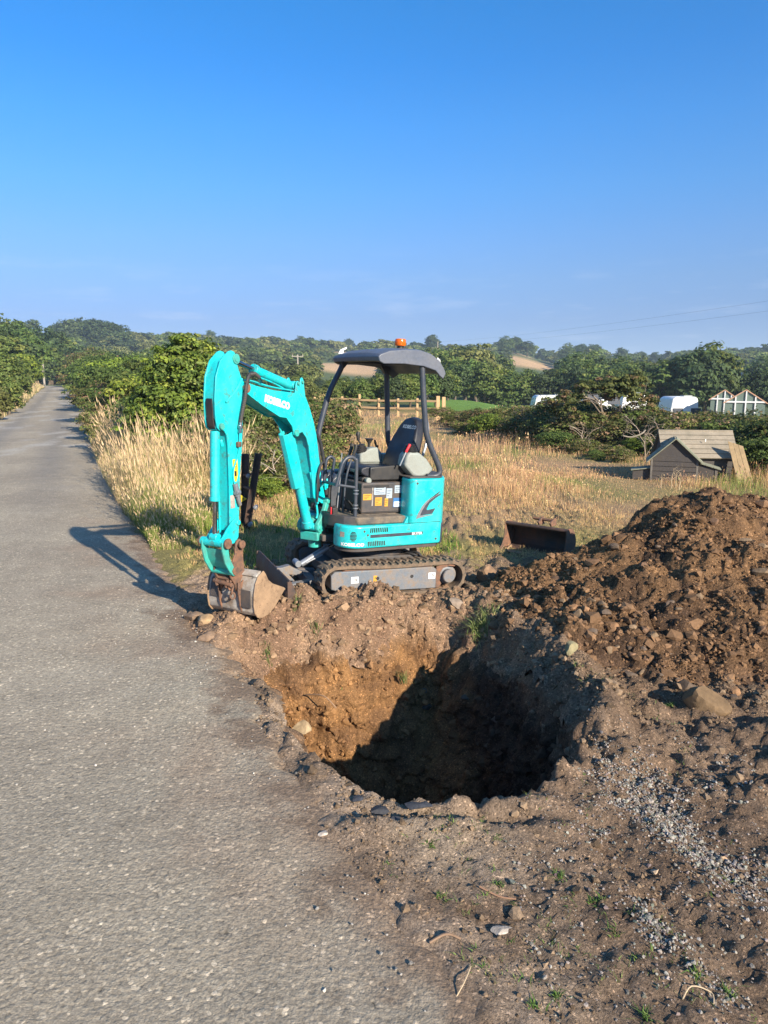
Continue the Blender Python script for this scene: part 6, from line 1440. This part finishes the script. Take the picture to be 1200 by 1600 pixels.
# ------------------------------------------------------------------ things beyond the hedge
whitep = simple('white_caravan_paint', (.78, .78, .76), .35, damt=.2, spec=.5)
def caravan(px, Y, L, h, label, rot=0, w=2.0, cat='caravan', top=618):
    x = atp(px, Y); z = zat(x, Y); h = max(CAMH+(590-top)/1130*Y-z, 1.5); f = Fr(rz(R_(rot)), (x, Y, z)); r = empty('caravan', (x, Y, z), label, cat)
    mb = MB(f); mb.prism([(-L/2, .45), (L/2, .45), (L/2+.05, 1.1), (L/2-.15, h-.12), (L/2-.35, h), (-L/2+.35, h), (-L/2+.12, h-.15), (-L/2-.08, 1.1)], -w/2, w/2, 1); mb.build('body', whitep, r, .06)
    for wx in (-.5, .75):
        mb = MB(f); mb.box((wx-.35, -w/2-.02, 1.3), (wx+.35, -w/2-.001, 1.85)); mb.build('window', M['navy'], r, .02)
    for s in (-1, 1):
        mb = MB(f); mb.cyl((0, s*(w/2-.2), .3), (0, s*(w/2-.02), .3), .3); mb.build('wheel', M['black'], r)
    mb = MB(f); mb.box((.2, -.3, h), (.8, .3, h+.08)); mb.build('roof_light', M['greyplastic'], r, .02)
caravan(1060, 50, 2.0, 2.45, 'white caravan beyond the hedge left of the glasshouse frames', 4)
caravan(985, 44, 1.6, 2.0, 'white caravan partly hidden behind the windswept tree', -6, top=614)
caravan(928, 40, 1.4, 1.85, 'small white trailer seen through the branches of the windswept tree', 10, 1.5, 'trailer', top=622)
caravan(862, 62, 3.2, 1.7, 'pale low van beyond the green meadow', 0, 1.8, 'van', top=616)
# two gabled glasshouse frames under construction
gl, t, b = newmat('grey_glass'); b.inputs['Base Color'].default_value = (.15, .20, .17, 1); b.inputs['Roughness'].default_value = .15
pinkw = simple('new_softwood', (.55, .32, .20), .7, damt=.3)
for k, (px, Y, w, lab) in enumerate([(1131, 47, .80, 'smaller timber framed glass gable beyond the hedge'), (1164, 44, 1.08, 'larger timber framed glass gable beyond the hedge at the right')]):
    x = atp(px, Y); z = zat(x, Y); r = empty('glasshouse', (x, Y, z), lab, 'glasshouse'); f = Fr(rz(R_(-24)), (x, Y, z)); tz = CAMH-18.5/1130*Y-z; ez = tz-[.55, .70][k]
    mb = MB(f); mb.prism([(-w, 0), (w, 0), (w, ez), (0, tz), (-w, ez)], .02, 1.6, 1); mb.build('glazing', gl, r)
    for s in (-1, 1):
        mb = MB(f); mb.bar((s*(w+.12), 0, ez-.08), (0, 0, tz+.02), .06, .11, (0, 1, 0)); mb.build('rafter', pinkw, r)
    mb = MB(f); mb.bar((-w, -.02, ez), (w, -.02, ez), .06, .09); mb.build('tie_beam', whitep, r)
    for s in (-.5, .02, .5):
        mb = MB(f); mb.bar((w*s, -.01, 0), (w*s, -.01, tz-abs(s)*(tz-ez)*1.0-.04), .07, .07, (0, 1, 0)); mb.build('mullion', whitep, r)
# far houses
def house(px, Y, w, d, h, rh_, label, wall, rf, zoff=0, rot=0, chim=True, ztop=None):
    x = atp(px, Y); z = zat(x, Y)+zoff
    if ztop: h = CAMH+(590-ztop)/1130*Y-z-rh_
    f = Fr(rz(R_(rot)), (x, Y, z)); r = empty('house', (x, Y, z), label, 'house')
    mb = MB(f); mb.box((-w/2, -d/2, -2), (w/2, d/2, h)); mb.prism([(-d/2, h), (d/2, h), (0, h+rh_)], -w/2, w/2, 0); mb.build('wall', wall, r)
    for s in (-1, 1):
        mb = MB(f); mb.bar((0, s*(d/2+.3), h-.2), (0, 0, h+rh_+.05), w+.5, .15, (0, 0, 1)); mb.build('roof', rf, r)
    if chim: mb = MB(f); mb.box((w/2-.5, -.3, h+rh_*.5), (w/2-.1, .3, h+rh_+.5)); mb.build('chimney', wall, r)
    for wx in (-.3, 0, .3):
        mb = MB(f); mb.box((wx*w-.09*w, -d/2-.03, h-1.4), (wx*w+.09*w, -d/2-.001, h-.6)); mb.build('window', M['navy'], r)
cream = simple('pale_render', (.55, .55, .54), .8); slate = simple('slate', (.16, .17, .2), .6)
house(1146, 125, 3.6, 3, 3.4, .8, 'distant pale house among the trees at the right', cream, slate, 0, 5, ztop=586)
house(447, 262, 3.2, 3, 2.2, .3, 'distant white building in a clearing on the hill', whitep, whitep, 0, 0, False, ztop=573)
# utility poles and wires
polem = simple('pole_timber', (.33, .29, .24), .85, damt=.4)
def pole(px, Y, ztop, label, arm=False, r=.13):
    x = atp(px, Y); z = zat(x, Y); e_ = empty('utility_pole', (x, Y, z), label, 'utility pole')
    mb = MB(); mb.tube([(x, Y, z-.5), (x, Y, ztop)], [r, r*.75], 10); mb.build('pole', polem, e_)
    if arm:
        mb = MB(); mb.box((x-1.0, Y-.12, ztop-.35), (x+1.0, Y-.02, ztop-.2)); cr = mb.build('crossarm', polem, e_)
        mb = MB(); mb.cyl((x, Y-.3, ztop-2.6), (x, Y-.3, ztop-1.8), .28); mb.build('transformer', M['greyplastic'], e_)
        for s in (-.9, 0, .9):
            mb = MB(); mb.cyl((x+s, Y-.07, ztop-.2), (x+s, Y-.07, ztop+.05), .07, 8); mb.build('insulator', M['whiteplate'], cr)
    return x, Y, ztop
pole(70, 108, 1.95+42/1130*112, 'plain wooden pole left of the lane in front of the wood', r=.16)
pole(466, 128, 1.95+34/1130*131, 'wooden utility pole with a crossarm and transformer beyond the scrub', True, r=.17)
pole(683, 150, 9.2, 'wooden pole carrying the overhead wires half hidden in the far trees')
wirem = simple('wire', (.05, .05, .055), .6)
for k in range(2):
    P0 = np.array([42., 28, 9.2-.9*k]); P1 = np.array([atp(683, 150), 150., 9.1-.7*k]); P = [P0+(P1-P0)*t-np.array([0, 0, .9*4*t*(1-t)]) for t in np.linspace(0, 1, 24)]
    mb = MB(); mb.tube(P, .006, 5); tag(mb.build('overhead_wire', wirem, None), ['upper thin overhead wire crossing the sky at the right', 'lower thin overhead wire crossing the sky at the right'][k], 'wire')
# speck of litter: white sack by the lane's far bend
x, y = atp(112, 118), 118.; 
rock('rock', x, y, .45, (.5, .45, .38), 'pale stone at the far bend of the lane', 'stone', seed=55, sub=IC2)

# ------------------------------------------------------------------ trees
g = np.random.default_rng(33)
TR_ = {}
for i, kd in enumerate(['mid', 'dark', 'olive', 'bright']):
    TR_[kd] = [proto(700+20*i+3*j, kd, 6000, .12, 1.9, 4.0, 9, cl=18, base=.25, cl_r=.34) for j in range(3)]
LAB = {'mid': 'green broadleaf tree', 'dark': 'dark green tree', 'olive': 'olive green tree', 'bright': 'bright green tree'}
def trees(lst, where, group, seed=0):
    for k, (px, Y, top, kd) in enumerate(lst):
        x = atp(px, Y); z = zat(x, Y)
        ht = CAMH+(590-top)/1130*Y-z; s = max(ht/3.75, .3); wd = s*(1.0 if s < 2 else .95)
        c, t_ = TR_[kd][(k+seed) % 3]; r = plant('tree', c, t_, x, Y, LAB[kd]+' '+where, 'tree', group, 1, k*1.3, z=z-.1)
        r.scale = (wd*g.uniform(.9, 1.25), wd*g.uniform(.9, 1.25), s)
# shrubs and trees just behind the rail fence
L = [(515, 44, 597, 'mid'), (540, 46, 592, 'mid'), (498, 42, 602, 'olive'), (565, 45, 594, 'mid'), (590, 47, 588, 'mid'), (615, 45, 590, 'dark'), (640, 46, 584, 'mid'), (662, 48, 580, 'mid'), (682, 50, 578, 'dark'), (525, 58, 590, 'mid'), (575, 62, 590, 'dark'), (628, 60, 578, 'mid'), (700, 66, 582, 'mid'), (480, 55, 592, 'olive'), (455, 50, 597, 'gorse' if 0 else 'olive'), (470, 80, 583, 'mid')]
trees(L, 'just behind the rail fence', 'trees behind the rail fence')
# belt beyond the meadow
L = [(712, 88, 572, 'dark'), (735, 92, 566, 'mid'), (758, 90, 574, 'mid'), (780, 92, 579, 'bright'), (803, 90, 585, 'mid'), (826, 92, 584, 'mid'), (848, 90, 582, 'dark'), (872, 92, 580, 'mid'), (893, 88, 576, 'dark'), (915, 90, 572, 'mid'), (940, 84, 580, 'mid'), (960, 86, 574, 'dark'), (985, 80, 578, 'mid'), (1010, 84, 570, 'dark'), (1035, 80, 572, 'mid'), (1060, 82, 566, 'dark'), (1085, 78, 552, 'dark'), (1105, 80, 549, 'mid'), (1116, 80, 566, 'dark'), (1140, 86, 601, 'mid'), (1172, 84, 590, 'mid'), (1158, 90, 600, 'dark'), (1192, 78, 578, 'dark'), (1215, 80, 574, 'mid'), (690, 95, 560, 'mid'), (1075, 88, 556, 'dark')]
trees(L, 'in the belt beyond the meadow', 'trees beyond the meadow', 1)
# mid belts
L = [(x0, g.uniform(115, 150), y0+g.uniform(-4, 4), ['mid', 'dark', 'mid', 'olive'][g.integers(4)]) for x0, y0 in [(690, 552), (708, 548), (725, 545), (742, 546), (760, 556), (775, 562), (690, 562), (925, 556), (950, 566), (972, 562), (1000, 566), (900, 562), (880, 568), (1185, 570), (1190, 562), (1210, 560), (420, 583), (437, 588), (500, 592), (520, 591), (560, 590), (405, 578), (390, 574), (360, 572), (340, 570), (320, 568), (300, 566), (476, 572), (614, 566), (630, 560), (650, 556), (668, 552)]]
trees(L, 'in the middle distance on the valley side', 'trees in the middle distance', 2)
# left of the lane
L = [(-30, 52, 545, 'mid'), (5, 48, 556, 'mid'), (22, 56, 560, 'mid'), (38, 70, 556, 'bright'), (50, 82, 562, 'mid'), (-10, 75, 519, 'mid'), (15, 90, 518, 'dark'), (45, 100, 524, 'mid'), (62, 122, 548, 'dark'), (30, 110, 515, 'mid'), (0, 120, 506, 'mid'), (75, 130, 545, 'mid'), (88, 138, 552, 'dark'), (100, 140, 560, 'dark'), (112, 136, 566, 'dark'), (60, 135, 520, 'dark'), (80, 150, 524, 'dark'), (103, 155, 534, 'mid'), (122, 142, 560, 'mid'), (135, 120, 574, 'olive'), (128, 150, 545, 'dark'), (150, 150, 548, 'mid'), (170, 140, 556, 'mid'), (190, 145, 552, 'dark'), (212, 135, 556, 'mid'), (235, 140, 552, 'mid'), (12, 40, 590, 'mid'), (-5, 34, 600, 'olive'), (258, 130, 552, 'mid'), (280, 135, 556, 'dark'), (145, 90, 585, 'olive'), (-40, 40, 560, 'mid'), (28, 62, 578, 'olive'), (42, 88, 580, 'olive')]
trees(L, 'left of the lane and round its far bend', 'trees round the lane', 3)
# skyline specimens
L = [(112, 330, 506, 'dark'), (128, 335, 503, 'dark'), (145, 332, 506, 'dark'), (163, 330, 505, 'dark'), (178, 334, 508, 'dark'), (193, 336, 514, 'dark'), (50, 290, 506, 'dark'), (96, 340, 511, 'dark'), (470, 500, 528, 'dark'), (332, 480, 520, 'dark'), (545, 500, 532, 'dark'), (675, 420, 527, 'dark'), (790, 400, 530, 'mid'), (805, 410, 529, 'dark'), (822, 405, 536, 'dark'), (885, 380, 541, 'mid'), (905, 390, 540, 'dark'), (925, 385, 541, 'dark'), (970, 420, 546, 'dark'), (1000, 430, 551, 'dark'), (1022, 430, 552, 'dark'), (1075, 450, 549, 'dark')]
trees(L, 'standing out on the skyline', 'skyline trees', 4)
# the rest of the wood on the hill as one mass
def wood():
    Vs = []; Qs = []; Cs = []; n0 = 0
    src = []
    for kd in ('mid', 'dark', 'olive'):
        for j in range(2):
            rng = np.random.default_rng(900+j); L = [(0, 0, 2.3, 1.5, 1.5, 1.6)]+[(math.cos(a_)*.9, math.sin(a_)*.9, rng.uniform(1.3, 3), .9, .9, .9) for a_ in (0, 1.3, 2.6, 3.9, 5.2)]
            me = crown('tmp', 910+j, L, 640, .34, GREENS[kd], clump=10, cl_r=.4)
            V = np.empty(len(me.vertices)*3, dtype=np.float32); me.vertices.foreach_get('co', V); V = V.reshape(-1, 3)
            c = np.empty(len(V)*4, dtype=np.float32); me.color_attributes['Col'].data.foreach_get('color', c); c = c.reshape(-1, 4)[:, :3]; src.append((V, c)); bpy.data.meshes.remove(me)
    rng = np.random.default_rng(44); cnt = 0
    rows = []
    for Y in np.concatenate([np.arange(165, 330, 11.), np.arange(330, 560, 14.)]):
        stepx = 5.6/Y*1130; px = -60+rng.uniform(0, stepx)
        while px < 1270:
            rows.append((px+rng.uniform(-.3, .3)*stepx, Y+rng.uniform(-6, 6))); px += stepx*rng.uniform(.75, 1.3)
    for px, Y in rows:
        if any(a-4 < px < b_+4 and c_-14 < Y < d_+4 for a, b_, c_, d_, e_ in FIELDS): continue
        # keep the clearings in view
        x = atp(px, Y); z = zat(x, Y); V, c = src[rng.integers(len(src))]
        s = rng.uniform(.8, 2.15)*(1.0 if Y < 450 else .9)
        for a, b_, c_, d_, yb in FIELDS:
            if a-6 < px < b_+6 and Y < c_: s = min(s, (CAMH+(590-yb)/1130*Y-z)/4.4)
        if s < .25: continue
        a_ = rng.uniform(0, 6.28); ca, sa = math.cos(a_), math.sin(a_)
        W = V*[s*rng.uniform(.95, 1.6), s*rng.uniform(.95, 1.5), s]; W = np.stack([W[:, 0]*ca-W[:, 1]*sa+x, W[:, 0]*sa+W[:, 1]*ca+Y, W[:, 2]+z-1.0], -1)
        Vs.append(W); Cs.append(c*rng.uniform(.8, 1.25)); cnt += 1
    V = np.concatenate(Vs); C_ = np.concatenate(Cs); Q = np.arange(len(V)).reshape(-1, 4)
    me = npmesh('hillside_wood', V, Q, col=C_); print('WOOD', cnt, len(V))
    tag(link('hillside_wood', me, None, leafm), 'dense wood covering the far hillside', 'wood', kind='stuff')
wood()
# ------------------------------------------------------------------ air
m = bpy.data.materials.new('haze'); m.use_nodes = True; t = m.node_tree
for n in list(t.nodes): t.nodes.remove(n)
o_ = t.nodes.new('ShaderNodeOutputMaterial'); pv = t.nodes.new('ShaderNodeVolumePrincipled'); pv.inputs['Color'].default_value = (.66, .82, 1, 1); pv.inputs['Density'].default_value = .00042; pv.inputs['Anisotropy'].default_value = .1
t.links.new(pv.outputs[0], o_.inputs['Volume'])
VGz = VG[:, 2]
mb = MB(); mb.box((-3300, -3300, float(VGz.min())-1.), (3300, 3300, 75)); hz = mb.build('haze', m, None); tag(hz, 'thin blue summer haze over the valley', 'haze', kind='stuff')
print('MAXZ', VGz.max(), 'MINZ', VGz.min())

# ------------------------------------------------------------------ labels that single each thing out
def screen(o):
    p = cam_o.matrix_world.inverted() @ o.matrix_world.translation; return p.x/-p.z, p.y/-p.z
ORD = ['leftmost', 'second', 'third', 'fourth', 'fifth', 'sixth', 'seventh', 'eighth', 'ninth', 'tenth', 'eleventh', 'twelfth', 'thirteenth', 'fourteenth', 'fifteenth', 'sixteenth', 'seventeenth', 'eighteenth', 'nineteenth', 'twentieth']
bpy.context.view_layer.update()
def ordinal(i):
    if i < 20: return ORD[i]
    n = i+1; return '%d%s' % (n, {1: 'st', 2: 'nd', 3: 'rd'}.get(n % 10 if n % 100 not in (11, 12, 13) else 0, 'th'))
tops = [o for o in COL.objects if o.parent is None and 'label' in o and 'group' in o]
byl = {}
for o in tops: byl.setdefault((o['group'], o['label']), []).append(o)
for (gr, lab), L in byl.items():
    if lab.startswith('small earth stained') or len(L) < 2: 
        if lab != 'BIG': continue
    L.sort(key=lambda o: screen(o)[0])
    for i, o in enumerate(L):
        if lab == 'BIG':
            o['label'] = '%s%s of the larger earth stained stones tumbled from the soil heap' % (ordinal(i), '' if i == 0 else ' from the left'); continue
        tail = lab; o['label'] = ('%s %s' % (ordinal(i), tail)) if i == 0 else '%s, from left, %s' % (ordinal(i), tail)
